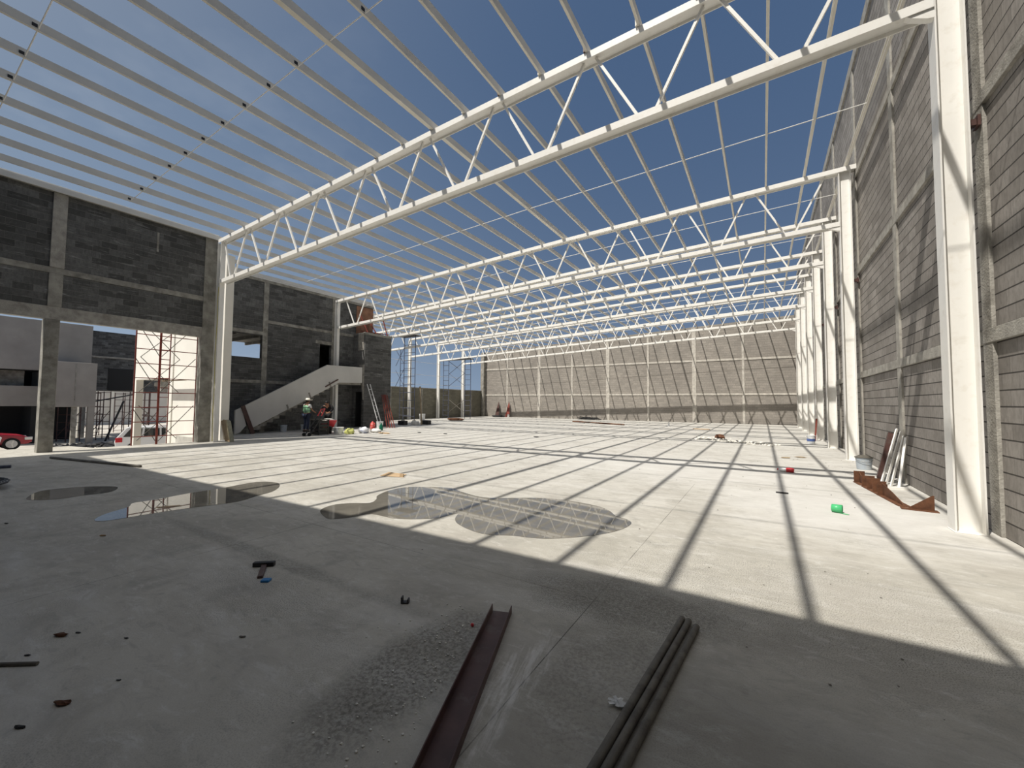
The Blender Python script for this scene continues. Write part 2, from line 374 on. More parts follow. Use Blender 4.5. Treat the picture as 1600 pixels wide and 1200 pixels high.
# left wall, near stretch on concrete posts, open below the lintel
X0 = -18.4
wl = MB().box(X0-.16, X0, -1.4, 7.12, 4.42, 8.0)
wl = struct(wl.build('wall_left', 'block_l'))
MB().box(X0-.2, X0+.02, -1.4, 7.14, 4.03, 4.42).build('lintel', 'concrete', wl, bevel=.008)
MB().box(X0-.18, X0+.022, -1.4, 7.12, 5.44, 5.62).build('bond_beam', 'concrete_d', wl, bevel=.008)
MB().box(X0-.2, X0+.035, -1.4, 7.56, 7.93, 8.06).build('coping', 'concrete_d', wl)
MB().box(X0-.3, X0+.03, 3.06, 3.38, -.02, 4.03).build('post', 'concrete_d', wl, bevel=.01)
MB().box(X0-.2, X0+.03, 3.09, 3.39, 4.42, 5.44).build('tie_column', 'concrete_d', wl, bevel=.01)
MB().box(X0-.2, X0+.045, 3.09, 3.4, 5.62, 7.93).build('tie_column', 'concrete', wl, bevel=.01)
MB().box(X0-.3, X0+.03, 7.1, 7.52, -.02, 7.93).build('post', 'concrete_d', wl, bevel=.01)
MB().box(X0-.1, X0+.012, 5.62, 5.68, 6.9, 7.6).build('tie_column', 'concrete_d', wl)
# left wall, second stretch set back, with a window hole and a door hole
X1 = -22.14
ys = [8.0, 9.79, 11.23, 14.49, 15.22, 18.2]
def wallpanel(m, xa, xb, holes, ya, yb, za, zb):
    cuts = sorted({ya, yb} | {h for q in holes for h in q[:2]})
    for y0_, y1_ in zip(cuts, cuts[1:]):
        hs = [q for q in holes if q[0] <= y0_+1e-6 and q[1] >= y1_-1e-6]
        z = za
        for q in sorted(hs, key=lambda q: q[2]):
            if q[2] > z: m.box(xa, xb, y0_, y1_, z, q[2])
            z = q[3]
        m.box(xa, xb, y0_, y1_, z, zb)
m = MB(); wallpanel(m, X1-.18, X1, [(9.79, 11.23, 3.8, 4.98), (14.49, 15.22, 2.72, 4.96)], 8.32, 18.25, 0, 7.86)
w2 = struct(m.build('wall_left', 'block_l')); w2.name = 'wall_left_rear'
MB().box(X1-.2, X1+.03, 11.24, 11.5, 0, 7.8).build('tie_column', 'concrete_d', w2, bevel=.01)
MB().box(X1-.2, X1+.03, 15.24, 15.42, 0, 7.8).build('tie_column', 'concrete_d', w2, bevel=.01)
MB().box(X1-.2, X1+.025, 11.5, 18.2, 5.68, 5.84).build('bond_beam', 'concrete_d', w2, bevel=.01)
MB().box(X1-.2, X1+.028, 8.32, 11.45, 5.02, 5.2).build('lintel', 'concrete_d', w2, bevel=.01)
MB().box(X1-.2, X1+.028, 14.2, 15.6, 4.98, 5.16).build('lintel', 'concrete_d', w2, bevel=.01)
MB().box(X1-.2, X1+.02, 8.32, 14.4, 2.5, 2.66).build('bond_beam', 'concrete_d', w2, bevel=.01)
MB().box(X1-.18, X1+.04, 8.32, 18.27, 7.8, 7.95).build('coping', 'concrete_d', w2)
MB().box(X1, X1+.035, 16.95, 18.25, 5.95, 7.75).build('rust_stained_panel', 'paint_or', w2)
# rooms behind it: upper slab, dark store behind the door hole
rm = struct(MB().box(-26.6, X1-.18, 8.3, 18.2, 5.1, 5.3).box(-26.6, X1-.18, 8.3, 18.2, 2.3, 2.5).box(-25.2, -25.0, 13.6, 18.2, -1.8, 5.1).box(-25, X1-.18, 13.5, 13.65, -1.8, 5.1).box(-25, X1-.18, 18.05, 18.2, -1.8, 7.8).build('ceiling', 'concrete_d'))
for k in range(4): MB().box(-26.6, X1-.2, 8.9+k*1.2, 9.0+k*1.2, 4.95, 5.1).build('joist', 'concrete_d', rm)
# cream end wall of that building, facing the sun, with a drive-through opening and a recess drawn only as a grey shade strip
m = MB()
def xz(m, holes, xa, xb, za, zb, y0_, y1_):
    cuts = sorted({xa, xb} | {h for q in holes for h in q[:2]})
    for a, c in zip(cuts, cuts[1:]):
        z = za
        for q in sorted([q for q in holes if q[0] <= a+1e-6 and q[1] >= c-1e-6], key=lambda q: q[2]):
            if q[2] > z: m.box(a, c, y0_, y1_, z, q[2])
            z = q[3]
        m.box(a, c, y0_, y1_, z, zb)
xz(m, [(-28.05, -23.85, -1.8, 2.65)], -28.35, -18.7, -1.8, 7.6, 8.0, 8.3)
cw = tag(m.build('wall_left', 'cream'), kind='structure'); cw.name = 'wall_left_end'
MB().box(-28.35, -23.4, 8.3, 11.4, 2.65, 2.85).build('soffit', 'plaster', cw)
MB().box(-28.35, -23.4, 9.1, 9.3, 2.05, 2.65).build('beam', 'plaster', cw)
MB().box(-28.3, -28.0, 10.9, 11.2, -1.8, 2.65).build('post', 'concrete_d', cw)
MB().box(-23.85, -23.4, 7.95, 8.0, -1.8, 7.6).build('pilaster', 'cream', cw, bevel=.01)
MB().box(-20.6, -20.2, 7.98, 8.0, -1.8, 7.6).build('pilaster', 'cream', cw, bevel=.01)
MB().box(-23.4, -20.6, 7.985, 8.0, 1.6, 2.1).build('band', 'plaster', cw)  # grey strip paints the shaded soffit of a recess
# stair tower with a black doorway
TX, TY = -21.0, 16.77
m = MB(); m.box(-23.4, -23.25, TY, 18.88, 0, 5.9); m.box(-23.25, TX, 18.73, 18.88, 0, 5.9); m.box(TX-.15, TX, TY, 18.73, 0, 5.9)
xz(m, [(-21.95, -21.2, 0, 2.21)], -23.25, TX-.15, 0, 5.9, TY, TY+.15); m.box(-23.25, TX-.15, TY+.15, 18.73, 5.6, 5.75)
MB().box(-23.2, TX-.17, 17.3, 17.35, 0, 5.5).box(-23.2, TX-.17, TY+.16, 17.3, 2.4, 2.45).box(TX-.19, TX-.155, TY+.16, 17.3, 0, 2.4).box(-22.1, -22.06, TY+.16, 17.3, 0, 2.4).build('shade_lining', 'dark').location.z = .001  # added black lining imitates the shade inside the doorway
tw = struct(m.build('wall_left', 'block_l')); tw.name = 'wall_left_tower'; bpy.data.objects['shade_lining'].parent = tw
MB().box(TX-.6, TX-.1, TY-.03, TY, 4.8, 5.86).build('plaster_patch', 'concrete', tw)
MB().prism([(TX-.45, 3.9), (TX-.02, 3.9), (TX-.02, 1.7), (TX-.1, 1.75), (TX-.25, 2.9)], 'Y', TY-.03, TY).build('plaster_patch', 'concrete', tw)
MB().box(TX-.17, TX+.02, TY-.02, 18.9, 5.78, 5.93).build('coping', 'concrete_d', tw)
# low boundary wall beyond the tower
lw = struct(MB().box(-28.4, -28.2, 18.3, 39.5, 0, 2.93).build('wall_left', 'block_y')); lw.name = 'wall_left_boundary'
for k in range(6): MB().box(-28.24, -28.17, 19.4+BAY*k+1.9, 19.6+BAY*k+1.9, 0, 2.9).build('tie_column', 'concrete_d', lw)
MB().box(-28.42, -28.17, 18.3, 39.5, 2.93, 3.0).build('coping', 'concrete', lw)

# ------------------------------------------------------------------ stair parapet
XP = -21.15
sp = thing('staircase', 'concrete staircase with pale solid parapet rising along the dark block wall to a landing', 'staircase', (XP, 9.7, 0))
def loc(o): return o
off = lambda poly: [(y-9.7, z) for y, z in poly]
MB().prism(off([(9.97, 1.33), (14.31, 3.67), (16.7, 3.71), (16.7, 2.75), (15.1, 2.7), (10.35, .26), (10.2, .55)]), 'X', -.06, .06).build('parapet', 'stairp', sp, bevel=.01)
MB().prism(off([(9.62, 1.14), (9.9, 1.28), (10.12, .42), (9.86, .1), (9.62, 0)]), 'X', -.06, .06).build('newel_panel', 'stairp', sp, bevel=.01)
MB().sweep((.1, .22, 1.35), (.1, .72, .0), [(-.02, -.09), (.05, -.09), (.05, .09), (-.02, .09)]).build('steel_strut', 'oxide', sp)
st = MB()
for k in range(15): st.prism(off([(10.2+k*.31, .0+k*.175), (10.51+k*.31, 0+k*.175), (10.51+k*.31, .175+k*.175+.04), (10.2+k*.31, .175+k*.175+.04)]), 'X', -.84, -.06)
st.build('steps', 'concrete_d', sp)
MB().box(-.62, -.06, 14.85-9.7, 16.7-9.7, 2.62, 2.8).build('landing', 'concrete_d', sp)
for a, c in ((12.1, 1.25), (13.3, 1.9), (14.5, 2.55)):
    MB().bar((.075, a-9.7-.06, c+.16), (.075, a-9.7+.05, c-.12), .03, .07).build('clamp', 'concrete_d', sp)
MB().bar((.08, 14.2-9.7, 2.42), (.08, 15.0-9.7, 2.88), .05, .06).build('batten', 'oxide', sp)

# ------------------------------------------------------------------ steel columns
H_COL = [(-.145, -.065), (.145, -.065), (.145, .065), (-.145, .065)]
def column(x, y, h, label, grp, side=1, brackets=(), D=.17):
    t = thing('steel_column', label, 'column', (x, y, 0), 0, grp)
    m = MB(); W_, tf = .29, .018; yc = D/2-.01
    a = 0 if side > 0 else -W_
    poly = [(a, 0), (a+tf, 0), (a+tf, yc), (a+W_-tf, yc), (a+W_-tf, 0), (a+W_, 0), (a+W_, D), (a+W_-tf, D), (a+W_-tf, yc+.02), (a+tf, yc+.02), (a+tf, D), (a, D)]
    m.prism(poly, 'Z', 0, h).build('shaft', 'white', t)
    MB().box(a-.008, a+W_+.008, -.006, D+.008, 0, .012).build('base_plate', 'white', t, bevel=.003)
    for z in brackets:
        MB().box(W_, .42, .08, .16, z-.04, z+.04).build('wall_bracket', 'oxide', t)
        MB().box(.37, .40, .04, .2, z-.07, z+.07).build('anchor_plate', 'oxide', t)
    return t
for k, y in enumerate(YT):
    where = ['nearest the camera at the right wall', 'next behind the big near one on the right wall', 'third along the right wall', 'fourth along the right wall',
             'fifth along the right wall', 'sixth along the right wall', 'seventh and farthest along the right wall'][k]
    column(XR, y, ztop(XR)-.13, 'white painted steel column, '+where, 'steel columns along the right wall', 1, (5.3,), .25)
c = column(XL0, Y0, ztop(XL0)-.13, 'white steel column at the end of the near dark block wall, nearest of the left row', 'steel columns of the left row', 1)
c.location.x = XL0-.29
MB().tube([(.3, -.03, 6.0), (.28, -.05, 5.4), (.31, -.04, 4.6), (.26, -.05, 3.4), (.3, -.04, 2.2), (.27, -.05, 1.2), (.33, -.05, .05)], .012, 6).build('hose', 'cable', c)
c = column(XL1, Y1, ztop(XL1)-.13, 'white steel column against the left block wall beside the stair landing', 'steel columns of the left row', 1); c.location.x = XL1-.29
for k, nm in ((3, 'behind the tall near scaffold tower by the low wall'), (4, 'standing between the two scaffold towers'), (5, 'inside the farther scaffold tower by the low wall')):
    c = column(XL4, YT[k+1], ztop(XL4)-.13, 'white steel column '+nm, 'steel columns of the left row', 1)
    c.location.x = XL4-.29
    for z in (5.4, 4.2, 3.3): MB().box(.285, .33, -.06, .04, z-.05, z+.05).build('girt_clip', 'white', c)
c = thing('concrete_post', 'grey concrete post where the low wall meets the far wall', 'post', (-28.0, 39.15, 0))
MB().box(-.12, .16, -.1, .24, 0, 7.5).build('shaft', 'concrete_d', c, bevel=.01)

# ------------------------------------------------------------------ roof trusses
def chord(x0, x1, zf, y, name, parent, base):
    W_, H_, tf, tw = .27, .135, .016, .03
    prof = [(0, 0), (tf, 0), (tf, H_/2-tw/2), (W_-tf, H_/2-tw/2), (W_-tf, 0), (W_, 0), (W_, H_), (W_-tf, H_), (W_-tf, H_/2+tw/2), (tf, H_/2+tw/2), (tf, H_), (0, H_)]
    pts = [x0]+([XG] if x0 < XG < x1 else [])+[x1]; m = MB(); n = len(prof); vs_ = []
    for x in pts: vs_ += [(x-base[0], y+a-base[1], zf(x)-H_+c_-base[2]) for a, c_ in prof]
    fs = [tuple(range(n))[::-1], tuple(range((len(pts)-1)*n, len(pts)*n))]
    for k in range(len(pts)-1): fs += [(k*n+i, k*n+(i+1) % n, (k+1)*n+(i+1) % n, (k+1)*n+i) for i in range(n)]
    m.add(vs_, fs); return m.build(name, 'white', parent)
def truss(k, y, xl, step, first):
    nm = ['nearest and largest, crossing the top of the view', 'second truss back from the camera', 'third truss back from the camera', 'fourth truss back from the camera',
          'fifth truss back from the camera', 'sixth truss back from the camera', 'last truss, closest to the far wall'][k]
    base = (xl, y, 0)
    t = thing('roof_truss', 'white lattice roof truss, '+nm, 'roof truss', base, 0, 'white roof trusses')
    yy = -.02
    chord(xl-.2, XR+.42, ztop, y+yy, 'top_chord', t, base); chord(xl+.0, XR-.002, zbot, y+yy, 'bottom_chord', t, base)
    yc = yy+.135; x = first; n = 0
    def dia(xa, za, xb, zb_):
        MB().bar((xa-xl, yc, za), (xb-xl, yc, zb_), .05, .05).build('diagonal', 'white', t)
    while x < XR-.3:
        if x-.11-step/2+.22 > xl-.2 or n == 0:
            xa = max(x-step/2+.13, xl+.05); dia(xa, ztop(xa)-.1, x-.13, zbot(x)-.02)
        xb = x+step/2-.13
        if xb < XR-.05: dia(x+.13, zbot(x)-.02, xb, ztop(xb)-.1)
        x += step; n += 1
    # haunch gusset under the right end
    MB().prism([(XR-xl, zbot(XR)-.13), (XR-xl-.28, zbot(XR)-.13), (XR-xl-.24, zbot(XR)-.17), (XR-xl-.06, zbot(XR)-.26), (XR-xl, zbot(XR)-.27)], 'Y', yy+.02, yy+.12).build('gusset', 'white', t)
    return t
for k, y in enumerate(YT):
    if k == 0: truss(k, y, XL0, 2.21, -17.22)
    elif k == 1: truss(k, y, XL1, 2.11, -20.28)
    else: truss(k, y, XL4, 2.11, -26.35)

# ------------------------------------------------------------------ purlins, rods
PX = []
i = 0; x = XG
while x > -27.3: PX.append(x); x -= 1.024
x = XG+1.024
while x < 2.4: PX.append(x); x += 1.024
PX.sort(reverse=True)
def purlin_mesh(L, wide, name):
    m = MB(); w_ = .11 if wide else .05; h = .17; t_ = .012
    prof = [(w_/2, 0), (-w_/2, 0), (-w_/2, .025), (-w_/2+t_, .025), (-w_/2+t_, t_), (w_/2-t_, t_), (w_/2-t_, h-t_), (-w_/2+t_, h-t_), (-w_/2+t_, h-.025), (-w_/2, h-.025), (-w_/2, h), (w_/2, h)]
    n = len(prof)
    m.add([(a, yy_, c_) for yy_ in (0, L) for a, c_ in prof], [tuple(range(n))[::-1], tuple(range(n, 2*n))]+[(i, (i+1) % n, n+(i+1) % n, n+i) for i in range(n)])
    return m
for n, x in enumerate(PX):
    ya = -1.38 if x > -18.3 else (Y0 if x > -21.9 else (18.4 if x > -23.3 else 18.4))
    if -22.0 < x < -18.3: ya = 8.05
    yb = 39.44
    wide = abs(x-XG) < .01
    lab = 'white steel roof purlin, %s counted from the right wall' % ORD[n]
    if wide: lab = 'wider double purlin along the roof ridge'
    t = thing('roof_purlin', lab, 'purlin', (x, ya, ztop(x)), 0, 'roof purlins')
    purlin_mesh(yb-ya, wide, 'rail').build('rail', 'purlin', t)
    for yr in (1.55, 4.55):
        if yr > ya and x > -18: MB().box(-.032, .034, yr-ya-.08, yr-ya-.01, .04, .1).build('splice_cleat', 'black', t)
    if x > -17.6:
        MB().box(-.06, -.035, Y0-ya-.06, Y0-ya+.05, .0, .13).build('seat_cleat', 'oxide' if n % 2 else 'purlin', t)
# eave rail along each left wall head
for nm, xa, ya, yb in (('above the near dark block wall', -18.3, -1.38, 7.5), ('above the rear block wall', -21.95, 8.05, 18.2)):
    tag(MB().bar((xa, ya, ztop(xa)+.19), (xa, yb, ztop(xa)+.19), .1, .05).build('eave_rail', 'white'), 'thin pale steel eave rail '+nm, 'rail', 'eave rails')
rods = [(1.55, -17.3, 'nearest the camera, at the top left'), (4.55, -17.3, 'just before the nearest truss'), (12.4, -20.9, 'between the first and second trusses')]
rods += [(YT[k]+BAY/2, -26.9, 'between the %s and %s trusses' % (ORD[k], ORD[k+1])) for k in range(1, 6)]+[(YT[6]+BAY/2, -26.9, 'behind the last truss')]
for y, xa, nm in rods:
    m = MB(); xs = [p for p in PX if xa-.2 < p < 2.3][::-1]
    m.tube([(xs[0], y, ztop(xs[0])+.03)]+[(XG, y, ztop(XG)+.03)]+[(xs[-1], y, ztop(xs[-1])+.03)], .011, 6)
    tag(m.build('sag_rod', 'white'), 'thin steel tie rod crossing the purlins, '+nm, 'rod', 'tie rods across the purlins')
# thin girt lines above the low wall
for z, nm in ((5.4, 'highest'), (4.2, 'middle'), (3.3, 'lowest')):
    tag(MB().tube([(-27.58, YT[2]+.2, z), (-27.58, YT[3]+2, z-.03), (-27.58, YT[6]+.1, z)], .012, 6).build('tie_wire', 'purlin'), 'thin steel line strung between the far left columns, %s of three' % nm, 'wire', 'lines between the left columns')

# ------------------------------------------------------------------ puddles and floor litter
def puddle(pts, label):
    cx = sum(p[0] for p in pts)/len(pts); cy = sum(p[1] for p in pts)/len(pts)
    n = len(pts); out = []
    for i in range(n):                     # Catmull-Rom rounding of the outline
        p0, p1, p2, p3 = (Vector(pts[(i+j) % n]) for j in (-1, 0, 1, 2))
        for s_ in range(4):
            t_ = s_/4; q = .5*((2*p1)+(p2-p0)*t_+(2*p0-5*p1+4*p2-p3)*t_*t_+(3*p1-p0-3*p2+p3)*t_**3); out.append((q.x-cx, q.y-cy))
    o = MB().prism(out, 'Z', 0, .003).build('puddle', 'water'); o.location = (cx, cy, .001); tag(o, label, 'puddle', 'puddles on the slab')
puddle([(-10.1, 1.6), (-10.7, 1.83), (-10.76, 2.1), (-10.57, 2.43), (-10.22, 2.67), (-9.94, 2.65), (-9.65, 2.46), (-9.68, 2.15), (-9.65, 1.89), (-9.82, 1.68)], 'small shallow puddle at the far left, wholly in shade')
puddle([(-7.6, 1.81), (-7.86, 1.98), (-8.1, 2.29), (-8.34, 2.41), (-8.34, 2.66), (-8.44, 3.21), (-8.44, 3.66), (-8.54, 4.31), (-8.15, 4.5), (-7.74, 4.33), (-7.41, 4.02), (-7.28, 3.69), (-7.12, 3.32), (-7.28, 2.78), (-7.36, 2.35), (-7.39, 2.02), (-7.44, 1.85)], 'long narrow puddle reaching from shade into sun left of the large one')
puddle([(-5.01, 3.55), (-5.19, 3.55), (-5.57, 3.73), (-5.69, 4.02), (-5.57, 4.24), (-5.33, 4.42), (-5.44, 4.64), (-5.64, 4.84), (-5.78, 5.24), (-5.7, 5.63), (-5.06, 5.99), (-4.65, 5.86), (-4.21, 5.73), (-3.92, 5.76), (-3.63, 5.95), (-3.27, 6.19), (-2.85, 6.3), (-2.27, 6.23), (-1.99, 6.05), (-1.82, 5.83), (-1.63, 5.73), (-1.53, 5.58), (-1.55, 5.3), (-1.66, 5.01), (-1.85, 4.74), (-2.05, 4.53), (-2.3, 4.36), (-2.61, 4.28), (-2.89, 4.15), (-3.16, 4.18), (-3.47, 4.31), (-3.65, 4.48), (-3.78, 4.7), (-3.83, 4.52), (-3.88, 4.33), (-4.07, 4.16), (-4.35, 4.02), (-4.79, 4.0), (-4.88, 3.75)], 'largest puddle, in the sun, mirroring the white trusses')

# rusty U channel in the foreground
ch = thing('steel_channel', 'long dark red rusty U-shaped steel channel lying in the foreground', 'steel channel', (-1.73, 2.70, 0), 0)
dv = Vector((.50, -1.32, 0)).normalized(); ang = math.atan2(dv.y, dv.x); ch.rotation_euler.z = ang
L = 3.4; a_, h_, t_ = .078, .058, .007
prof = [(-a_, 0), (a_, 0), (a_, h_), (a_-t_, h_), (a_-t_*1.3, t_), (-a_+t_*1.3, t_), (-a_+t_, h_), (-a_, h_)]
MB().prism(prof, 'X', 0, L).build('channel', 'oxide', ch, bevel=.002)
# three tubes
for k, (x0, y0, x1, y1, z) in enumerate([(-.535, 3.30, -.70, 1.2, .022), (-.488, 3.29, -.652, 1.2, .022), (-.43, 3.235, -.596, 1.2, .022)]):
    o = MB().pipe((0, 0, 0), (x1-x0, y1-y0, 0), .0215, .004, 18).build('steel_tube', 'galv', smooth=False); o.location = (x0, y0, z)
    tag(o, 'grey steel tube lying in the foreground, %s of three side by side' % ['leftmost', 'middle', 'rightmost'][k], 'tube', 'three steel tubes in the foreground')
# hammer-like bracket, blue offcut, clip
h = thing('hammer', 'short T-shaped hammer with black head and dark red handle lying on the shaded slab', 'hammer', (-4.15, 2.20, 0))
MB().bar((-.075, -.06, .022), (.075, .06, .022), .05, .04).build('head', 'black', h, bevel=.004)
MB().bar((.02, -.01, .016), (.26, -.17, .014), .045, .022).build('handle', 'oxide', h, bevel=.003)
o = MB().box(-.035, .035, -.03, .03, 0, .02).build('plastic_offcut', 'blue', bevel=.004); o.location = (-3.79, 2.03, 0); o.rotation_euler.z = .6; tag(o, 'small blue plastic offcut beside the hammer', 'offcut')
o = MB().prism([(-.03, 0), (.03, 0), (.03, .035), (.02, .035), (.018, .012), (-.018, .012), (-.02, .05), (-.03, .05)], 'Y', -.02, .02).build('steel_clip', 'black'); o.location = (-2.46, 2.41, 0); o.rotation_euler.z = .5; tag(o, 'small black U-shaped steel clip on the slab left of the channel', 'clip')
o = MB().blob((0, 0, .012), (.014, .012, .012), 3, 8, .1).build('plastic_scrap', 'red'); o.location = (-1.80, 2.42, 0); tag(o, 'tiny red plastic scrap touching the left side of the rusty channel', 'scrap')
def slab_tube(name, p, q, r, m_, label, cat, n=8, group=None):
    o = MB().tube([(0, 0, 0), (q[0]-p[0], q[1]-p[1], 0)], r, n).build(name, m_); o.location = (p[0], p[1], r); return tag(o, label, cat, group)
slab_tube('steel_bar', (-16.4, 2.99), (-12.6, 3.75), .03, 'galv', 'thin dark steel bar lying along the shade edge at the left', 'bar')
slab_tube('wire_rod', (-3.75, .68), (-4.25, .33), .011, 'galv', 'short pale rod poking in at the left edge of the foreground', 'rod')
slab_tube('steel_bar', (.17, 8.95), (.36, 8.95), .014, 'black', 'short dark bar lying across a purlin shadow at the right', 'bar')
slab_tube('steel_bar', (-14.05, 33.0), (-8.8, 30.3), .05, 'rust', 'long thin rusty bar near the foot of the far wall', 'bar')
slab_tube('pale_pipe', (-15.2, 1.28), (-14.9, 2.1), .035, 'bluepaint', 'dark bent pipe end at the left edge beside the concrete post', 'pipe')
o = MB()
for k in range(9):
    rr = .28+.05*k; o.tube([(rr*1.1*math.cos(a*.5+k), rr*.6*math.sin(a*.5+k), .02+.012*k) for a in range(14)], .014, 5)
o = o.build('cable_coil', 'black'); o.location = (-11.9, 1.25, 0); tag(o, 'tangle of dark cable at the left edge of the slab', 'cable')
chips = [(-4.07, .84, .05, 'rust'), (-4.03, .91, .018, 'black'), (-3.94, .67, .02, 'black'), (-3.16, .67, .05, 'rust'), (-3.11, .52, .03, 'black'), (-3.16, .89, .016, 'black'), (-3.03, 1.48, .024, 'galv'), (-3.67, 1.06, .018, 'black'), (-6.63, 1.66, .04, 'wood'), (-8.29, 1.16, .03, 'black')]
names = ['longest wood chip on the left foreground', 'tiny dark chip right of the long chip', 'tiny dark chip near the left edge above the pale rod', 'curved brown chip low in the left foreground', 'dark chip nearest the bottom left corner',
         'tiny crumb right of the curved chip', 'small grey bolt on the shaded slab', 'tiny chip in the middle left shade', 'thin splinter below the long puddle', 'dark crumb at the far left of the shade']
for (x, y, r, m_), nm in zip(chips, names):
    o = MB().blob((0, 0, r*.22), (r, r*.35, r*.22), int(abs(x)*100), 8, .3).build('wood_chip', m_); o.location = (x, y, 0); o.rotation_euler.z = .5; tag(o, nm, 'chip', 'crumbs on the near slab')
# crumbs round the channel: uncountable grit
m = MB(); rg = random.Random(5)
for k in range(170):
    y = rg.uniform(1.2, 2.6); x = -1.86+(2.6-y)*.36-abs(rg.gauss(0, .28)); r = rg.uniform(.003, .009); m.blob((x, y, r*.5), (r, r*.8, r*.5), k, 6, .3)
tag(m.build('plaster_grit', 'debris'), 'white plaster grit scattered beside the rusty channel', 'grit', kind='stuff')
m = MB(); rg = random.Random(8)
for k in range(420):
    y = rg.uniform(3.0, 20); x = rg.uniform(-min(14, 1.4*y), min(2.2, .12*y+.5)); r = rg.uniform(.003, .009)*(1+y*.05)
    if -6 < x < -1.4 and 3.4 < y < 6.4: continue
    m.blob((x, y, r*.4), (r, r*.8, r*.4), k, 5, .3)
tag(m.build('floor_grit', 'galv'), 'small dark grit scattered over the sunlit slab', 'grit', kind='stuff')
# crumpled film by the tubes
m = MB(); rg = random.Random(3)
for k in range(14):
    a = rg.uniform(0, 6.28); r = rg.uniform(.02, .07); m.bar((0, 0, .012+.003*k % .02), (r*math.cos(a), r*.8*math.sin(a), .02), .02, .002)
o = m.build('plastic_film', 'wrap'); o.location = (-.68, 2.22, 0); tag(o, 'crumpled clear plastic film beside the left steel tube', 'plastic film')
# cardboard, can, bottle
o = MB().add([(-.27, -.1, .005), (.2, -.13, .005), (.27, .07, .03), (-.18, .12, .05), (-.27, -.1, .011), (.2, -.13, .011), (.27, .07, .036), (-.18, .12, .056)], [(3, 2, 1, 0), (4, 5, 6, 7), (0, 1, 5, 4), (1, 2, 6, 5), (2, 3, 7, 6), (3, 0, 4, 7)]).box(.2, .28, -.12, -.08, .0, .07).build('cardboard_piece', 'card'); o.location = (-6.85, 6.3, 0); o.rotation_euler.z = .35
tag(o, 'torn piece of brown cardboard on the sunlit slab behind the large puddle', 'cardboard')
cn = thing('plastic_cup', 'green plastic cup lying on its side on the sunlit slab at the right', 'cup', (.9, 7.84, 0), -.25)
m = MB(); n = 18; pf = [(0, .045), (.005, .055), (.13, .062), (.13, .056), (.01, .048)]
m.add([(a-.05, r*math.cos(6.2832*i/n), .062+r*math.sin(6.2832*i/n)) for a, r in pf for i in range(n)], [(k*n+i, k*n+(i+1) % n, (k+1)*n+(i+1) % n, (k+1)*n+i) for k in range(4) for i in range(n)]+[tuple(range(n))])
m.build('cup_wall', 'green', cn, smooth=True)
MB().bar((.06, -.02, .006), (.16, -.05, .006), .03, .004).build('torn_flap', 'green', cn)
bt = thing('drink_bottle', 'crushed drink bottle with red label lying on the slab right of centre', 'bottle', (.45, 11.85, 0), -.2)
MB().tube([(-.16, 0, .05), (-.13, 0, .05), (-.06, 0, .05), (.0, 0, .048)], [.02, .045, .05, .048], 12).build('clear_body', 'bucket', bt, smooth=True)
MB().tube([(.0, 0, .05), (.1, .0, .055), (.15, .0, .05)], [.053, .055, .045], 12).build('red_label', 'red', bt, smooth=True)
MB().tube([(-.19, 0, .05), (-.16, 0, .05)], .018, 10).build('cap', 'red', bt)
for x, y, lab in ((.55, 14.9, 'dark splinter of wood on the slab near the right columns'), (.95, 15.3, 'smaller dark splinter beside the longer one near the right columns'), (-9.08, 17.02, 'thin dark strip lying mid-slab'), (-15.3, 15.76, 'tiny dark lump on the slab before the tower'), (-13.69, 15.93, 'small blue grey lump on the slab before the tower')):
    o = MB().blob((0, 0, .02), (.14, .05, .02), int(y*7), 8, .3).build('wood_scrap', 'ply' if x > 0 else 'black'); o.location = (x, y, 0); tag(o, lab, 'scrap')
o = MB().box(-.5, .5, -.12, .12, 0, .04).build('plank', 'card'); o.location = (-3.4, 28.8, 0); o.rotation_euler.z = -.2; tag(o, 'pale wooden plank lying flat before the far wall', 'plank')
o = MB().lathe([(.0, 0), (.11, 0), (.12, .02), (.06, .05), (.05, .3), (0, .3)], 12).build('standpipe_stub', 'bucket'); o.location = (-5.83, 31.2, 0); tag(o, 'small white pipe stub standing on the slab before the far wall', 'pipe')
# plaster rubble
m = MB(); rg = random.Random(11)
for k in range(230):
    u = rg.random(); x = -2.6+u*2.9+rg.gauss(0, .12); y = 21.2-u*1.9+rg.gauss(0, .35); r = rg.uniform(.02, .075)
    m.blob((x, y, r*.45), (r, r*.9, r*.5), k, 6, .35)
tag(m.build('plaster_rubble', 'debris'), 'strip of broken white plaster rubble on the slab before the right columns', 'rubble', kind='stuff')
o = MB().blob((0, 0, .1), (.26, .2, .13), 4, 9, .3).build('brown_sack', 'rust'); o.location = (-1.75, 21.35, 0); tag(o, 'crumpled brown sack lying on the plaster rubble', 'sack')
o = MB().blob((0, 0, .04), (.06, .06, .05), 4, 8, .3).build('dark_lump', 'black'); o.location = (-.98, 19.9, 0); tag(o, 'small black lump in front of the plaster rubble', 'scrap')

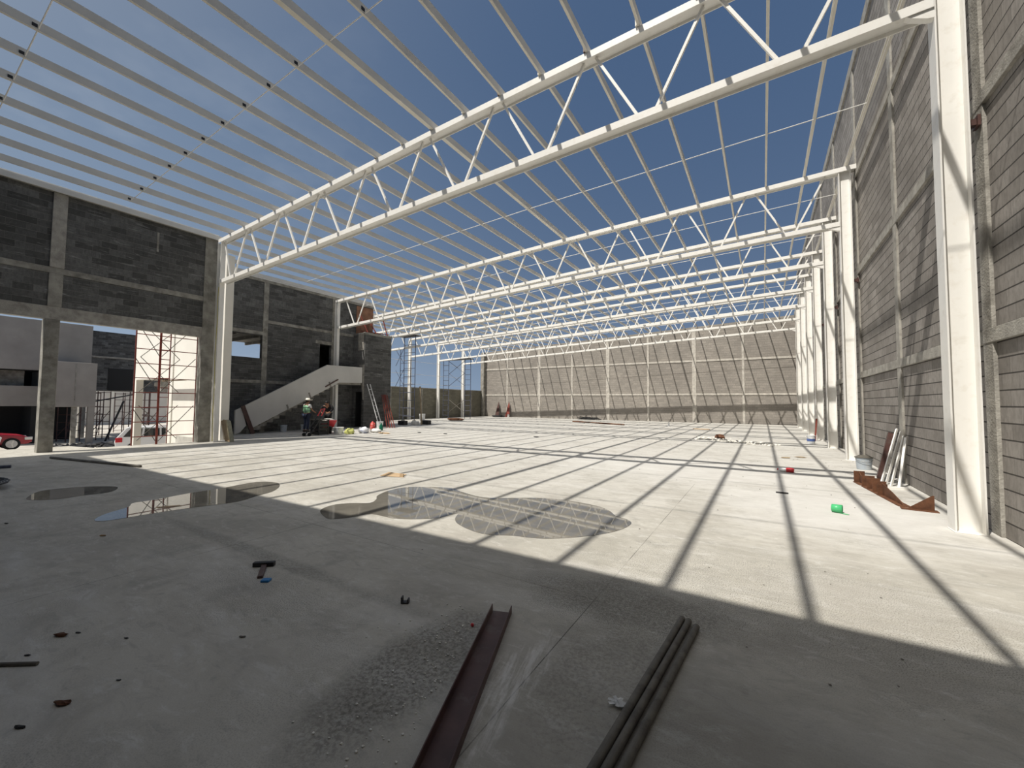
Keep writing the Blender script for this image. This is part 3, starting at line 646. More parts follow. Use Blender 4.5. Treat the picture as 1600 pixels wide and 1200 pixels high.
# ------------------------------------------------------------------ right side: leaning pieces, rusty brackets, pails
def bucket(x, y, r, h, m_, label, lid=False, band=None):
    t = thing('bucket', label, 'bucket', (x, y, 0), 0, 'plastic pails on site')
    MB().lathe([(0, 0), (r*.84, 0), (r*.86, .01), (r, h*.93), (r*1.05, h*.93), (r*1.05, h), (r*.97, h), (r*.83, .02), (0, .02)], 22).build('pail', m_, t, smooth=False)
    MB().tube([(r*1.06*math.cos(a), r*1.06*math.sin(a)-.01, h*.86-abs(math.sin((a+math.pi/2+1.57)))*.0-.25*h*math.sin(max(0, min(math.pi, a-3.5))*1.3)) for a in [3.5+.24*i for i in range(11)]], .004, 5).build('handle', 'galv', t)
    if lid: MB().lathe([(0, h*.98), (r*1.1, h*.98), (r*1.1, h*1.03), (r*.9, h*1.06), (r*.6, h*1.16), (0, h*1.1)], 22).build('lid', 'galv', t)
    if band: MB().lathe([(r*.945, h*.35), (r*.965, h*.36), (r*.985, h*.62), (r*.965, h*.63)], 22).build('label', band, t)
    return t
bucket(2.14, 13.5, .17, .3, 'bucketg', 'grey lidded pail against the right wall behind the leaning steel', True)
bucket(1.66, 20.9, .15, .36, 'bucket', 'white printed pail standing by the far right columns', False, 'label')
o = MB().prism([(-.01, -.13), (.09, -.13), (.09, -.12), (0, -.12), (0, .12), (.09, .12), (.09, .13), (-.01, .13)], 'Z', 0, 1.02).build('steel_offcut', 'oxide')
o.location = (2.12, 12.0, 0.02); o.rotation_euler = (0, math.radians(12), math.radians(-8)); o.location.z = .025; tag(o, 'dark red primed steel channel leaning on the right wall', 'steel channel')
leans = [((2.06, 11.35), (2.44, 11.75), 1.12, 'leftmost white steel angle leaning on the right wall'), ((2.1, 11.2), (2.44, 11.45), 1.08, 'second white steel angle leaning on the right wall'),
         ((2.14, 11.0), (2.45, 11.3), 1.0, 'third white steel angle leaning on the right wall, half hidden'), ((2.2, 10.7), (2.45, 11.15), .98, 'rightmost white steel angle leaning on the right wall')]
for (xa, ya), (xb, yb), h, lab in leans:
    m = MB(); m.sweep((0, 0, .01), (xb-xa-.03, yb-ya, h), [(-.025, -.025), (.025, -.025), (.025, -.019), (-.019, -.019), (-.019, .025), (-.025, .025)])
    o = m.build('steel_angle', 'white'); o.location = (xa, ya, 0); tag(o, lab, 'steel angle', 'white angles leaning on the right wall')
o = MB().bar((0, 0, .02), (.3, .1, .02), .08, .04).build('steel_offcut', 'white'); o.location = (2.02, 10.6, 0); tag(o, 'short white offcut at the foot of the leaning angles', 'offcut')
def bracket(x, y, rz, label, web, plates, L, w_=.16):
    t = thing('rusty_bracket', label, 'bracket', (x, y, 0), rz, 'rusty steel brackets on the slab')
    MB().box(-L/2, L/2, -w_/2, w_/2, 0, .012).build('base_plate', 'rust', t)
    MB().prism(web, 'Y', -.006, .006).build('web_plate', 'rust', t)
    for u, h in plates: MB().box(u, u+.012, -w_/2+.01, w_/2-.01, .012, h).build('stiffener', 'rust', t)
    return t
bracket(2.02, 8.72, math.radians(176), 'rusty bracket with one triangular plate, nearest the big white column', [(-.17, .012), (.13, .012), (.1, .04), (-.15, .24), (-.17, .24)], [], .42)
bracket(1.84, 9.35, math.radians(-84), 'rusty bracket with a long wedge-shaped plate, middle of the row', [(-.45, .012), (.42, .012), (.38, .05), (.0, .14), (-.45, .22)], [(-.44, .2)], .95, .16)
bracket(1.78, 10.25, math.radians(-84), 'rusty bracket with a row of upright plates behind the wedge-shaped one', [(-.4, .012), (.4, .012), (.4, .1), (-.4, .12)], [(-.38, .22), (-.1, .22), (.2, .21)], .8, .22)
bracket(1.70, 10.95, math.radians(-84), 'farthest rusty bracket, one upright plate at the end of the row', [(-.2, .012), (.2, .012), (.18, .06), (-.18, .23)], [(-.18, .24)], .42, .2)
o = MB().tube([(0, 0, .05), (.02, -.35, .05)], .05, 8).build('pipe_offcut', 'whitebag'); o.location = (2.38, 6.45, 0); tag(o, 'pale pipe end at the right edge by the block wall', 'pipe')
o = MB().bar((0, 0, 0), (.08, 0, 1.0), .06, .04).build('red_board', 'redpaint'); o.location = (1.96, 22.9, 0.0); tag(o, 'narrow red board standing against a far right column', 'board')

# ------------------------------------------------------------------ scaffolds
def ladder_frame(parent, p, q, z0, z1, m_, r=.021, step=.42, name='frame'):
    m = MB(); m.tube([(*p, z0), (*p, z1)], r, 6); m.tube([(*q, z0), (*q, z1)], r, 6); z = z0+.3
    while z < z1: m.tube([(*p, z), (*q, z)], r*.75, 6); z += step
    return m.build(name, m_, parent)
def brace(parent, p, q, m_, r=.012): MB().tube([p, q], r, 6).build('cross_brace', m_, parent)
# by the opening of the near left wall
t = thing('scaffold', 'red ladder-frame scaffold standing in the opening of the near left wall', 'scaffold', (-18.78, 5.3, 0))
ladder_frame(t, (0, 0), (0, .68), 0, 4.6, 'redpaint', .022, .52); ladder_frame(t, (.02, .7), (.02, 1.82), 0, 4.6, 'redpaint', .022, .52)
ladder_frame(t, (-.1, .74), (-.1, 1.02), 0, 4.6, 'redpaint', .018, .35, 'ladder')
for z in (.1, 1.9, 3.2):
    brace(t, (-.03, 0, z+1.2), (-.03, .68, z), 'galv'); brace(t, (-.05, .75, z), (-.05, 1.8, z+1.3), 'galv'); brace(t, (-.9, .4, z), (-.9, 1.6, z+1.3), 'galv'); brace(t, (-.9, .4, z+1.3), (-.9, 1.6, z), 'galv')
MB().bar((.03, .8, 2.3), (.03, 1.5, 2.37), .2, .03).build('platform_board', 'wood', t)
# tower near the block tower
t = thing('scaffold', 'tall dark scaffold tower with ladder frames beside the block tower', 'scaffold', (-24.1, 23.0, 0))
ladder_frame(t, (0, 0), (1.2, 0), .2, 6.75, 'bluepaint', .03, .62); ladder_frame(t, (-1.9, 1.4), (-.7, 1.4), .2, 6.2, 'bluepaint', .025, .62)
for z in (2.9, 4.6): brace(t, (-1.9, .9, z), (0, 0, z+1.3), 'bluepaint', .022); brace(t, (-1.9, .9, z+1.3), (0, 0, z), 'bluepaint', .022)
MB().box(-.5, 1.3, -.35, .5, 6.75, 6.8).build('platform_board', 'black', t)
for dx_ in (0, 1.2): MB().box(dx_-.1, dx_+.1, -.1, .1, 0, .2).build('block_foot', 'concrete', t)
t = thing('scaffold', 'lower wide scaffold tower with crossed braces near the far left corner', 'scaffold', (-27.5, 31.6, 0))
for x in (0, 2.75): ladder_frame(t, (x, 0), (x+.68, 0), 0, 5.8, 'bluepaint', .028, .5)
for z in (.6, 3.2, 4.4): brace(t, (.68, .0, z), (2.75, .0, z+1.3), 'galv' if z < 1 else 'bluepaint', .022); brace(t, (.68, .02, z+1.3), (2.75, .02, z), 'galv' if z < 1 else 'bluepaint', .022)
MB().box(-.05, 3.5, -.4, .4, 5.8, 5.86).build('platform_board', 'black', t)
# ladders and boards leaning
def leaner(name, label, cat, foot, top, w_, m_, rungs=0, r=.03, group=None):
    t = thing(name, label, cat, (foot[0], foot[1], 0), 0, group); d = Vector((top[0]-foot[0], top[1]-foot[1], top[2])); s_ = Vector((.2, 1, 0)).normalized()*w_
    for sg, nm in ((-.5, 'rail'), (.5, 'rail')): MB().bar(s_*sg, d+s_*sg, r, r*1.3).build(nm, m_, t)
    for k in range(rungs): MB().bar(d*((k+1)/(rungs+1))-s_*.5, d*((k+1)/(rungs+1))+s_*.5, r*.7, r*.7).build('rung', m_, t)
    return t
leaner('ladder', 'pale aluminium ladder leaning on the block tower', 'ladder', (-20.0, 17.3), (-20.93, 17.05, 2.7), .2, 'bucket', 7)
for k, (x, y) in enumerate(((-19.7, 17.6), (-19.6, 17.72), (-19.5, 17.84))):
    leaner('scaffold_ladder', '%s of three red scaffold ladders leaning together on the block tower' % ['leftmost', 'middle', 'rightmost'][k], 'ladder', (x, y), (-20.93+k*.03, 18.2+k*.09, 2.05), .16, 'redpaint', 4, .035, 'red frames leaning by the tower')
o = MB().bar((0, 0, 0), (-.4, .2, 2.7), .12, .04).build('timber_plank', 'ply'); o.location = (-20.4, 21.2, 0.01); tag(o, 'weathered plank leaning on the tall dark scaffold tower', 'plank')
for k, (x, y, sx, h, m_, lab) in enumerate([(-21.4, 20.4, .3, .3, 'black', 'black tub between the red frames and the tall scaffold'), (-21.0, 21.2, .22, .25, 'whitebag', 'white sack on the floor under the tall scaffold'), (-20.6, 21.9, .3, .3, 'black', 'black crate under the tall scaffold')]):
    o = MB().box(-sx, sx, -.2, .2, 0, h).build(['tub', 'sack', 'crate'][k], m_, bevel=.05); o.location = (x, y, 0); tag(o, lab, ['tub', 'sack', 'crate'][k])
for x, y, m_, lab, nm in ((-23.3, 28.4, 'rust', 'flat heap of brown boards on the slab before the far scaffold', 'board_pile'), (-25.2, 38.2, 'black', 'flat dark board at the foot of the far wall, left end', 'board')):
    o = MB().blob((0, 0, .1), (.8, .5, .12), 5, 9, .3).build(nm, m_); o.location = (x, y, 0); tag(o, lab, 'boards')
for x, m_, lab in ((-25.9, 'oxide', 'dark board leaning at the left end of the far wall'), (-24.5, 'redpaint', 'dark red board leaning at the left end of the far wall')):
    o = MB().prism([(-.28, 0), (.28, 0), (.12, 1.3), (.0, 1.75), (-.1, 1.3)], 'Y', -.02, .02).build('leaning_board', m_); o.location = (x, 39.0, 0.005); o.rotation_euler.x = -.22; tag(o, lab, 'board', 'boards leaning at the far wall')
o = MB().blob((0, 0, .16), (.15, .12, .2), 4, 9, .2).build('white_bag', 'whitebag'); o.location = (-24.1, 38.6, 0); tag(o, 'white bag beside the dark red leaning board', 'bag')
m = MB(); rg = random.Random(9)
for k in range(26): m.bar((rg.uniform(-1.2, .2), rg.uniform(-.3, .3), .05+rg.random()*.25), (rg.uniform(.0, 1.3), rg.uniform(-.3, .3), .05+rg.random()*.2), .08, .06)
o = m.build('scrap_heap', 'black'); o.location = (-14.7, 38.3, 0); tag(o, 'heap of dark scrap at the foot of the far wall', 'scrap heap', kind='stuff')
# red handrail scraps on top of the block tower
t = thing('guard_rail', 'red steel tubes lying over the top of the block tower', 'rail', (-21.4, 16.9, 5.93))
for a, c, m_ in (((-.3, .0, 1.2), (.35, .1, -.0), 'redpaint'), ((-.1, .1, .12), (.2, 1.9, .12), 'redpaint'), ((-.6, .9, 1.0), (.2, .9, .05), 'redpaint'), ((-.2, 1.7, 1.3), (.3, 1.7, .0), 'redpaint'), ((-.5, .2, .2), (-.5, 1.8, .2), 'redpaint')):
    MB().bar(a, c, .05, .05).build('tube', m_, t)

# ------------------------------------------------------------------ things by the stair
bucket(-21.5+.35, 11.95, .16, .36, 'bucketg', 'dusty pail under the stair, left of the man in the straw hat')
bucket(-20.9, 12.9, .16, .36, 'bucketg', 'dusty pail just behind the man in the straw hat')
bucket(-18.05, 12.95, .24, .32, 'bucket', 'wide pale pail beside the wheelbarrow')
bucket(-19.65, 16.9, .2, .42, 'bucket', 'clean white pail at the foot of the ladder')
bucket(-25.9, 27.0, .26, .55, 'bucket', 'white pail alone on the slab before the low wall')
def sack(x, y, r, m_, label, seed, h=1.0, rz=0):
    o = MB().blob((0, 0, r[2]*.85), r, seed, 16, .26).build('sack', m_, smooth=True); o.location = (x, y, 0); o.rotation_euler.z = rz; return tag(o, label, 'sack', 'sacks beside the stair')
sack(-17.45, 13.15, (.26, .2, .15), 'yellow', 'lime yellow sack on the slab beside the wide pail', 1)
sack(-17.3, 13.85, (.27, .22, .17), 'bluebag', 'blue and white sack lying beside the yellow one', 2)
sack(-17.15, 14.5, (.3, .2, .11), 'whitebag', 'crumpled pale sack to the right of the blue one', 3)
sack(-18.3, 15.25, (.15, .14, .27), 'redbag', 'upright red and white sack before the tower door', 4)
b_ = thing('bottle', 'dark green bottle standing beside the red sack', 'bottle', (-18.2, 15.75, 0))
MB().lathe([(0, 0), (.09, 0), (.1, .05), (.1, .26), (.04, .36), (.035, .42), (0, .42)], 14).build('body', 'teal', b_, smooth=True)
o = MB().blob((0, 0, .03), (.4, .15, .035), 6, 9, .3).build('sack', 'card'); o.location = (-16.3, 14.3, 0); tag(o, 'flattened brown paper sack nearest the sun', 'sack', 'sacks beside the stair')
# black slatted crate stack
t = thing('crate_stack', 'black slatted mortar crate with four boards in front of the workers', 'crate', (-18.3, 12.1, 0), math.radians(8))
for k in range(4): MB().box(-.27, .27, -.29, .29, .02+k*.17, .16+k*.17).build('board', 'black', t, bevel=.006)
for sx in (-.25, .25):
    for sy in (-.27, .27): MB().box(sx-.03, sx+.03, sy-.03, sy+.03, 0, .72).build('post', 'black', t)
MB().box(-.3, .3, -.32, .34, .7, .73).build('rim', 'galv', t)
# hand truck with dark wheels and red handle
t = thing('hand_truck', 'dark sack truck with a red handle leaning against the black crate', 'hand truck', (-17.9, 11.15, 0))
MB().tube([(.0, -.05, .06), (-.05, .35, .55), (-.1, .62, .9)], .024, 8).build('rail', 'black', t); MB().tube([(.16, .1, .06), (.1, .48, .55), (.04, .72, .9)], .024, 8).build('rail', 'black', t)
MB().tube([(-.1, .62, .9), (-.16, .85, 1.22), (-.05, .95, 1.24), (.04, .72, .9)], .028, 8).build('handle', 'red', t)
for a in (0, .16): MB().tube([(-.03+a, -.06+a, .08), (.0+a, -.1+a, .08)], .08, 14).build('wheel', 'tyre', t)
MB().bar((-.02, -.12, .02), (.22, .08, .02), .12, .015).build('toe_plate', 'black', t)
# wheelbarrow
t = thing('wheelbarrow', 'wheelbarrow with a red tray full of pale mix beside the black crate', 'wheelbarrow', (-18.9, 12.95, 0), math.radians(-25))
m = MB(); m.add([(-.3, -.2, .3), (.35, -.2, .3), (.35, .2, .3), (-.3, .2, .3), (-.42, -.33, .62), (.55, -.33, .66), (.55, .33, .66), (-.42, .33, .62)], [(3, 2, 1, 0), (4, 5, 6, 7), (0, 1, 5, 4), (1, 2, 6, 5), (2, 3, 7, 6), (3, 0, 4, 7)])
m.build('tray', 'red', t, bevel=.02); MB().blob((.06, 0, .64), (.46, .3, .09), 3, 12, .12).build('mortar_heap', 'debris', t)
for s_ in (-.22, .22): MB().tube([(.6, s_*.3, .2), (0, s_, .3), (-.95, s_*1.3, .55)], .02, 8).build('shaft', 'wood', t); MB().tube([(-.3, s_, .3), (-.34, s_, 0)], .018, 6).build('leg', 'black', t)
MB().tube([(.62, -.04, .19), (.62, .04, .19)], .19, 18).build('wheel', 'tyre', t)
# plywood and sacking leaning behind the near left column
t = thing('leaning_boards', 'bent plywood board and sacking leaning behind the near left steel column', 'boards', (-17.62, 7.9, 0), math.radians(12))
MB().prism([(-.28, 0), (.0, 0), (-.26, .82), (-.42, .86), (-.52, .8)], 'Y', 0, .02).build('board', 'ply', t); MB().prism([(.0, 0), (.1, 0), (-.14, .8), (-.28, .86)], 'Y', -.04, .1).build('sacking', 'ply_edge', t, bevel=.02)
MB().tube([(-.5, -.03, .8), (-.3, -.03, .1), (.02, -.03, .02), (-.22, -.03, .84)], .012, 6).build('rope', 'card', t)

# ------------------------------------------------------------------ people
def skinned(name, material, pts, edges, radii, root, parent=None, sub=1):
    me = bpy.data.meshes.new(name); me.from_pydata(pts, edges, []); me.materials.append(MT[material])
    o = bpy.data.objects.new(name, me); COL.objects.link(o)
    if parent: o.parent = parent
    sk = o.modifiers.new('skin', 'SKIN'); sk.use_smooth_shade = True
    for i, v in enumerate(me.skin_vertices[0].data):
        r = radii[i]; v.radius = (r, r) if not isinstance(r, tuple) else r; v.use_root = (i == root)
    sb = o.modifiers.new('s', 'SUBSURF'); sb.levels = sb.render_levels = sub
    return o
def person(loc, rz, label, J, cloth):
    """J: joints in the figure's own frame, facing +Y"""
    V = lambda k: J[k]
    keys = ['pelvis', 'spine', 'chest', 'neck', 'head', 'crown', 'shl', 'ell', 'wrl', 'pal', 'shr', 'elr', 'wrr', 'par', 'hil', 'knl', 'anl', 'tol', 'hir', 'knr', 'anr', 'tor']
    rad = dict(pelvis=(.145, .105), spine=(.13, .1), chest=(.16, .11), neck=.055, head=(.085, .1), crown=(.07, .085), shl=.06, ell=.042, wrl=.028, pal=(.04, .02), shr=.06, elr=.042, wrr=.028, par=(.04, .02),
               hil=.09, knl=.06, anl=.04, tol=.035, hir=.09, knr=.06, anr=.04, tor=.035)
    pts = [V(k) for k in keys]; ix = {k: i for i, k in enumerate(keys)}
    E = [('pelvis', 'spine'), ('spine', 'chest'), ('chest', 'neck'), ('neck', 'head'), ('head', 'crown'), ('chest', 'shl'), ('shl', 'ell'), ('ell', 'wrl'), ('wrl', 'pal'), ('chest', 'shr'), ('shr', 'elr'), ('elr', 'wrr'), ('wrr', 'par'),
         ('pelvis', 'hil'), ('hil', 'knl'), ('knl', 'anl'), ('anl', 'tol'), ('pelvis', 'hir'), ('hir', 'knr'), ('knr', 'anr'), ('anr', 'tor')]
    ed = [(ix[a], ix[c_]) for a, c_ in E]; rr = [rad[k] for k in keys]
    for s_ in 'lr':                                            # five fingers on each palm
        w_, p = Vector(V('wr'+s_)), Vector(V('pa'+s_)); d = (p-w_).normalized(); side = d.cross(Vector((0, 0, 1))).normalized() if abs(d.z) < .95 else Vector((0, 1, 0)); cur = d.cross(side)
        for f_, ln in ((-.03, .055), (-.01, .07), (.01, .075), (.03, .06)):
            a = len(pts); pts += [tuple(p+side*f_+d*.03), tuple(p+side*f_+d*(.03+ln*.6)+cur*.015), tuple(p+side*f_+d*(.03+ln*.8)+cur*.045)]
            ed += [(ix['pa'+s_], a), (a, a+1), (a+1, a+2)]; rr += [.009, .009, .008]
        a = len(pts); pts += [tuple(p-side*.045), tuple(p-side*.06+d*.04+cur*.02)]; ed += [(ix['pa'+s_], a), (a, a+1)]; rr += [.011, .009]
    body = skinned('person', 'skin', pts, ed, rr, 0, sub=1); body.location = loc; body.rotation_euler.z = rz; tag(body, label, 'person', 'people on site')
    def piece(name, m_, ks, es, rs, root=0):
        return skinned(name, m_, [V(k) if isinstance(k, str) else k for k in ks], es, rs, root, body, 1)
    mid = lambda a, c_, t_: tuple(Vector(V(a)).lerp(Vector(V(c_)), t_))
    piece('trousers', cloth['leg'], ['pelvis', 'hil', 'knl', mid('knl', 'anl', .92), 'hir', 'knr', mid('knr', 'anr', .92)], [(0, 1), (1, 2), (2, 3), (0, 4), (4, 5), (5, 6)], [(.165, .125), .105, .075, .06, .105, .075, .06])
    e = cloth['sleeve']
    piece('shirt', cloth['top'], [mid('pelvis', 'spine', .2), 'spine', 'chest', mid('chest', 'neck', .7), 'shl', mid('shl', 'ell', e), 'shr', mid('shr', 'elr', e)], [(0, 1), (1, 2), (2, 3), (2, 4), (4, 5), (2, 6), (6, 7)], [(.16, .12), (.15, .115), (.175, .125), .065, .075, .062, .075, .062])
    if cloth.get('long'):
        for q in 'lr': piece('sleeve', cloth['top'], [mid('sh'+q, 'el'+q, .5), 'el'+q, mid('el'+q, 'wr'+q, .95)], [(0, 1), (1, 2)], [.06, .055, .04])
    if cloth.get('vest'):
        vv = piece('vest', 'vest', [mid('pelvis', 'spine', .1), 'spine', 'chest', mid('chest', 'neck', .55)], [(0, 1), (1, 2), (2, 3)], [(.2, .16), (.2, .155), (.235, .17), (.16, .13)])
        c_ = Vector(V('spine'))
        for z in (c_.z-.03, c_.z+.16): MB().lathe([(.205, z-.02), (.212, z), (.205, z+.02)], 20, (c_.x, c_.y, 0)).build('reflective_band', 'vestline', vv)
        for sx in (-.09, .09): MB().tube([(c_.x+sx, c_.y-.16, c_.z-.1), (c_.x+sx, c_.y-.17, c_.z+.2), (c_.x+sx, c_.y-.1, c_.z+.36)], .014, 6).build('reflective_band', 'vestline', vv)
    for s_ in 'lr':
        a, t_ = V('an'+s_), V('to'+s_); MB().tube([(a[0], a[1]-.05, .05), (a[0], a[1]+.03, .055), (t_[0], t_[1], .04)], [.05, .055, .042], 10).build('boot', 'boot', body, smooth=True)
    hd = Vector(V('head')); fw = Vector((0, 1, 0))
    MB().blob(hd+Vector((0, .105, -.005)), (.014, .022, .025), 1, 8, 0).build('nose', 'skin', body, smooth=True)
    for s_ in (-1, 1): MB().blob(hd+Vector((.032*s_, .092, .025)), (.011, .01, .008), 1, 8, 0).build('eye', 'black', body); MB().blob(hd+Vector((.088*s_, 0, .0)), (.012, .025, .035), 1, 8, 0).build('ear', 'skin', body, smooth=True)
    MB().bar(hd+Vector((-.025, .098, -.045)), hd+Vector((.025, .098, -.045)), .01, .008).build('mouth', 'oxide', body)
    MB().blob(hd+Vector((0, -.02, .05)), (.095, .105, .085), 2, 14, .02).build('hair', 'hair', body, smooth=True)
    if cloth.get('hat'):
        hh = hd+Vector((0, 0, .06)); MB().lathe([(0, .0), (.11, 0), (.2, .012), (.235, .04), (.238, .045), (.2, .02), (.112, .012), (.105, .09), (.085, .125), (.04, .115), (0, .12)], 22, hh).build('hat', 'straw', body, smooth=True)
        MB().lathe([(.113, .014), (.116, .03), (.112, .038)], 22, hh).build('hat_band', 'boot', body)
    return body
base = dict(pelvis=(0, 0, .93), spine=(0, .01, 1.12), chest=(0, .02, 1.33), neck=(0, .03, 1.48), head=(0, .06, 1.58), crown=(0, .05, 1.66),
            shl=(-.19, .02, 1.4), ell=(-.25, .06, 1.14), wrl=(-.2, .27, 1.03), pal=(-.18, .35, 1.01), shr=(.19, .02, 1.4), elr=(.26, .08, 1.15), wrr=(.2, .3, 1.05), par=(.17, .38, 1.03),
            hil=(-.09, 0, .88), knl=(-.11, .04, .48), anl=(-.12, -.02, .08), tol=(-.13, .13, .05), hir=(.09, 0, .88), knr=(.12, .0, .48), anr=(.14, -.06, .08), tor=(.15, .09, .05))
person((-20.3, 12.65, 0), math.radians(10), 'person in a pale straw hat and green safety vest standing at the stair, hands forward', base, dict(top='shirt', leg='jeans', sleeve=.75, vest=True, hat=True))
b2 = dict(base); b2.update(chest=(0, .08, 1.29), neck=(0, .16, 1.42), head=(0, .23, 1.49), crown=(0, .22, 1.57), shl=(-.2, .09, 1.36), shr=(.2, .09, 1.36), ell=(-.33, .2, 1.18), wrl=(-.2, .36, 1.02), pal=(-.16, .43, 1.0), elr=(.34, .18, 1.17), wrr=(.2, .36, 1.0), par=(.16, .43, .98))
person((-20.1, 13.75, 0), math.radians(215), 'person all in black bending over the black crate beside the straw-hatted worker', b2, dict(top='tee', leg='tee', sleeve=.9, long=True))

# ------------------------------------------------------------------ buildings, yard and cars beyond the opening
t = thing('office_building', 'grey plastered two-storey building beyond the left opening, dark window strip', 'building', (-46, 0, -1.7))
m = MB()
def bx(m, x0, x1, y0, y1, z0, z1): return m.box(x0+46, x1+46, y0, y1, z0+1.7, z1+1.7)
bx(m, -50, -46, -6, 10.3, 3.75, 7.5); bx(m, -50, -46, -6, 10.3, 1.08, 2.55); bx(m, -50, -46, 7.75, 10.3, 2.55, 3.75)
m.build('facade', 'plaster', t); bx(MB(), -49.9, -49.5, -6, 10.3, -1.7, 4).build('back_wall', 'dark', t); bx(MB(), -49.4, -46.2, 7.3, 7.6, -1.7, 1.08).build('side_wall', 'dark', t)  # interior faces coloured near black for the shade behind the facade
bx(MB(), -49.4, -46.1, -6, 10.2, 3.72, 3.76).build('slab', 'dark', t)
bx(MB(), -46.02, -45.9, 4.6, 5.4, 2.55, 3.75).build('window_pane', 'yard', t); bx(MB(), -47.2, -47.1, 5.5, 7.0, 2.55, 3.7).build('window_pane', 'concrete_d', t)
bx(MB(), -46, -43, 7.75, 9.97, 1.05, 4.32).build('bay', 'plaster', t, bevel=.02); bx(MB(), -43.4, -43.02, 9.6, 9.93, -1.8, 1.05).build('post', 'plaster', t); bx(MB(), -43.5, -43.2, 8.8, 9.05, -1.8, 1.05).build('post', 'concrete_d', t)
bx(MB(), -43.02, -42.98, 8.82, 8.87, 1.1, 4.2).build('joint_strip', 'concrete_d', t)
t = thing('block_building', 'dark ribbed block building between the grey offices and the cream wall', 'building', (-50, 10, -1.7))
m = MB(); m.box(-4, 0, .3, 8, 4.1, 9.35); m.build('upper_wall', 'block_l', t); MB().box(0, .05, 2.3, 4.0, 4.15, 6.1).build('opening', 'dark', t, bevel=.1)  # dark panel on the wall paints the shade of an opening
MB().box(0, .08, .3, 8, 7.0, 7.15).build('band', 'concrete', t)
for y in (.8, 7.6): MB().box(-.4, -.05, y-.2, y+.2, -.1, 4.1).build('post', 'concrete', t)
t = thing('yard_wall', 'pale panelled boundary wall far across the sunlit yard', 'wall', (-75, 0, -1.7))
MB().box(-.3, 0, -10, 60, -.2, 5.0).build('panel', 'yard', t)
for k in range(16): MB().box(0, .2, -6+k*3.1, -5.7+k*3.1, -.2, 5.0).build('post', 'cream', t)
for k, (x, y, rz, lab) in enumerate([(-45.5, 9.0, .2, 'rusty shoring frame under the grey bay, left'), (-46.5, 10.9, .1, 'rusty shoring frame in the yard just right of the grey bay'), (-44.2, 12.8, .15, 'rusty shoring frame beside the white car'), (-39.5, 11.8, .1, 'shoring frame seen through the cream building'), (-52.0, 11.6, .1, 'rusty shoring frame deeper in the yard, between the grey bay and the black pole'), (-53.0, 14.2, .2, 'rusty shoring frame deepest in the yard, above the tail of the white car')]):
    t = thing('shoring_frame', lab, 'scaffold', (x, y, -1.72), rz, 'shoring frames in the yard')
    ladder_frame(t, (0, 0), (0, .8), 0, 4.0 if k else 2.7, 'oxide', .035, .6); ladder_frame(t, (-1.5, .1), (-1.5, .9), 0, 4.0 if k else 2.7, 'oxide', .035, .6)
    brace(t, (0, 0, .3), (-1.5, .9, 2.2), 'oxide', .025); brace(t, (0, .8, 2.4), (-1.5, .1, .4), 'oxide', .025)
o = MB().tube([(0, 0, 0), (0, 1.0, 3.2)], .07, 8).build('leaning_pole', 'black'); o.location = (-44.6, 11.0, -1.7); tag(o, 'black pole leaning across the yard opening', 'pole')
o = MB().tube([(0, -1.6, 2.9), (0, 3.2, 4.1)], .05, 8).build('shoring_beam', 'black'); o.location = (-44.4, 10.8, -1.7); tag(o, 'dark sloping pole propped between the shoring frames', 'pole')
m = MB(); rg = random.Random(21)
for k in range(60): m.blob((rg.uniform(-2, 1), rg.uniform(-2.2, 1.4), .1), (rg.uniform(.1, .4), rg.uniform(.1, .4), rg.uniform(.08, .3)), k, 7, .3)
o = m.build('rubble', 'black'); o.location = (-38.6, 9.6, -1.7); tag(o, 'low heap of grey rubble on the ground behind the white car', 'rubble', kind='stuff')

def wheel(parent, x, y, r):
    w_ = MB().tube([(x, y-.11, r), (x, y+.11, r)], r, 24).build('wheel', 'tyre', parent)
    for s_ in (-1, 1):
        MB().tube([(x, y+s_*.1, r), (x, y+s_*.125, r)], r*.66, 20).build('rim', 'alloy', w_)
        mm = MB()
        for k in range(5):
            a = k*1.2566; mm.bar((x, y+s_*.13, r), (x+r*.6*math.cos(a), y+s_*.13, r+r*.6*math.sin(a)), .05, .02)
        mm.build('spokes', 'chrome', w_)
# white estate car, tail towards the left
t = thing('car', 'white estate car parked below the slab behind the red scaffold, tail lamp showing', 'car', (-34.6, 11.45, -1.8), math.radians(70))
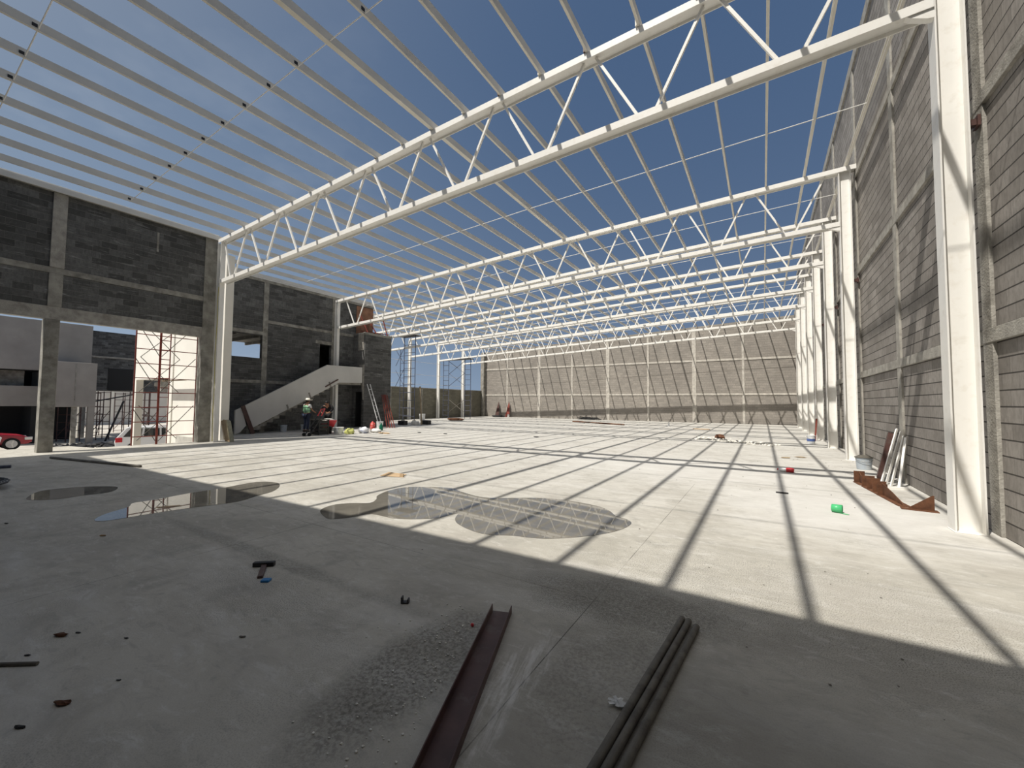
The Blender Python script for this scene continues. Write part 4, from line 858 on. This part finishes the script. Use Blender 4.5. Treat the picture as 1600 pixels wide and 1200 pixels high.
# own frame: length along X (tail at -X), width along Y
prof = [(-2.3, .45), (-2.35, .75), (-2.28, .98), (-1.85, 1.6), (-1.7, 1.68), (.35, 1.68), (.6, 1.6), (1.25, 1.05), (2.15, .92), (2.35, .7), (2.3, .4), (1.9, .3), (-1.9, .3)]
MB().prism(prof, 'Y', -.85, .85).build('body', 'carwhite', t, bevel=.05)
for s_ in (-.865, .865):
    for poly in ([(-1.95, 1.05), (-1.62, 1.55), (-1.05, 1.56), (-1.1, 1.05)], [(-.98, 1.05), (-.93, 1.56), (-.22, 1.56), (-.2, 1.05)], [(-.1, 1.05), (-.12, 1.56), (.35, 1.55), (.95, 1.08)]):
        MB().prism(poly, 'Y', s_-.01, s_+.01).build('side_window', 'glass', t)
    MB().box(-2.3, -1.98, s_-.03, s_+.03, .72, 1.0).build('tail_lamp', 'taillight', t, bevel=.02)
MB().prism([(-2.3, 1.0), (-1.88, 1.58), (-1.86, 1.56), (-2.27, .98)], 'Y', -.72, .72).build('rear_window', 'glass', t)
MB().prism([(.66, 1.6), (1.24, 1.08), (1.26, 1.1), (.68, 1.62)], 'Y', -.72, .72).build('windscreen', 'glass', t)
MB().box(-2.42, -2.25, -.8, .8, .42, .62).build('bumper', 'black', t, bevel=.03); MB().box(-2.38, -2.3, -.28, .28, .72, .86).build('number_plate_recess', 'black', t)
for x in (-1.45, 1.45):
    for s_ in (-.78, .78): wheel(t, x, s_, .33)
# red car nosing in at the left edge
t = thing('car', 'dark red car at the left edge, only its nose and front wheel showing', 'car', (-39.8, 3.95, -1.5), math.radians(90))
prof = [(-2.3, .5), (-2.3, .95), (-1.7, 1.02), (-1.1, 1.42), (.2, 1.44), (.85, 1.02), (1.9, .88), (2.3, .68), (2.35, .45), (2.1, .32), (-2.1, .32)]
MB().prism(prof, 'Y', -.85, .85).build('body', 'carred', t, bevel=.07)
for s_ in (-.865, .865):
    MB().prism([(-1.0, 1.03), (-.95, 1.36), (.15, 1.38), (.7, 1.02)], 'Y', s_-.01, s_+.01).build('side_window', 'glass', t); MB().box(2.0, 2.33, s_-.06, s_+.02, .58, .76).build('headlamp', 'chrome', t, bevel=.02)
for x in (-1.5, 1.5):
    for s_ in (-.78, .78): wheel(t, x, s_, .36)
t = thing('car', 'white car corner cut by the left edge in front of the red car', 'car', (-37.95, 2.45, -1.5), math.radians(90))
prof = [(-2.3, .5), (-2.3, .95), (-1.7, 1.02), (-1.1, 1.42), (.2, 1.44), (.85, 1.05), (2.1, .98), (2.4, .9), (2.3, .45), (2.0, .32), (-2.1, .32)]
MB().prism(prof, 'Y', -.8, .8).build('body', 'carwhite', t, bevel=.05)
for x in (-1.5, 1.3):
    for s_ in (-.75, .75): wheel(t, x, s_, .33)
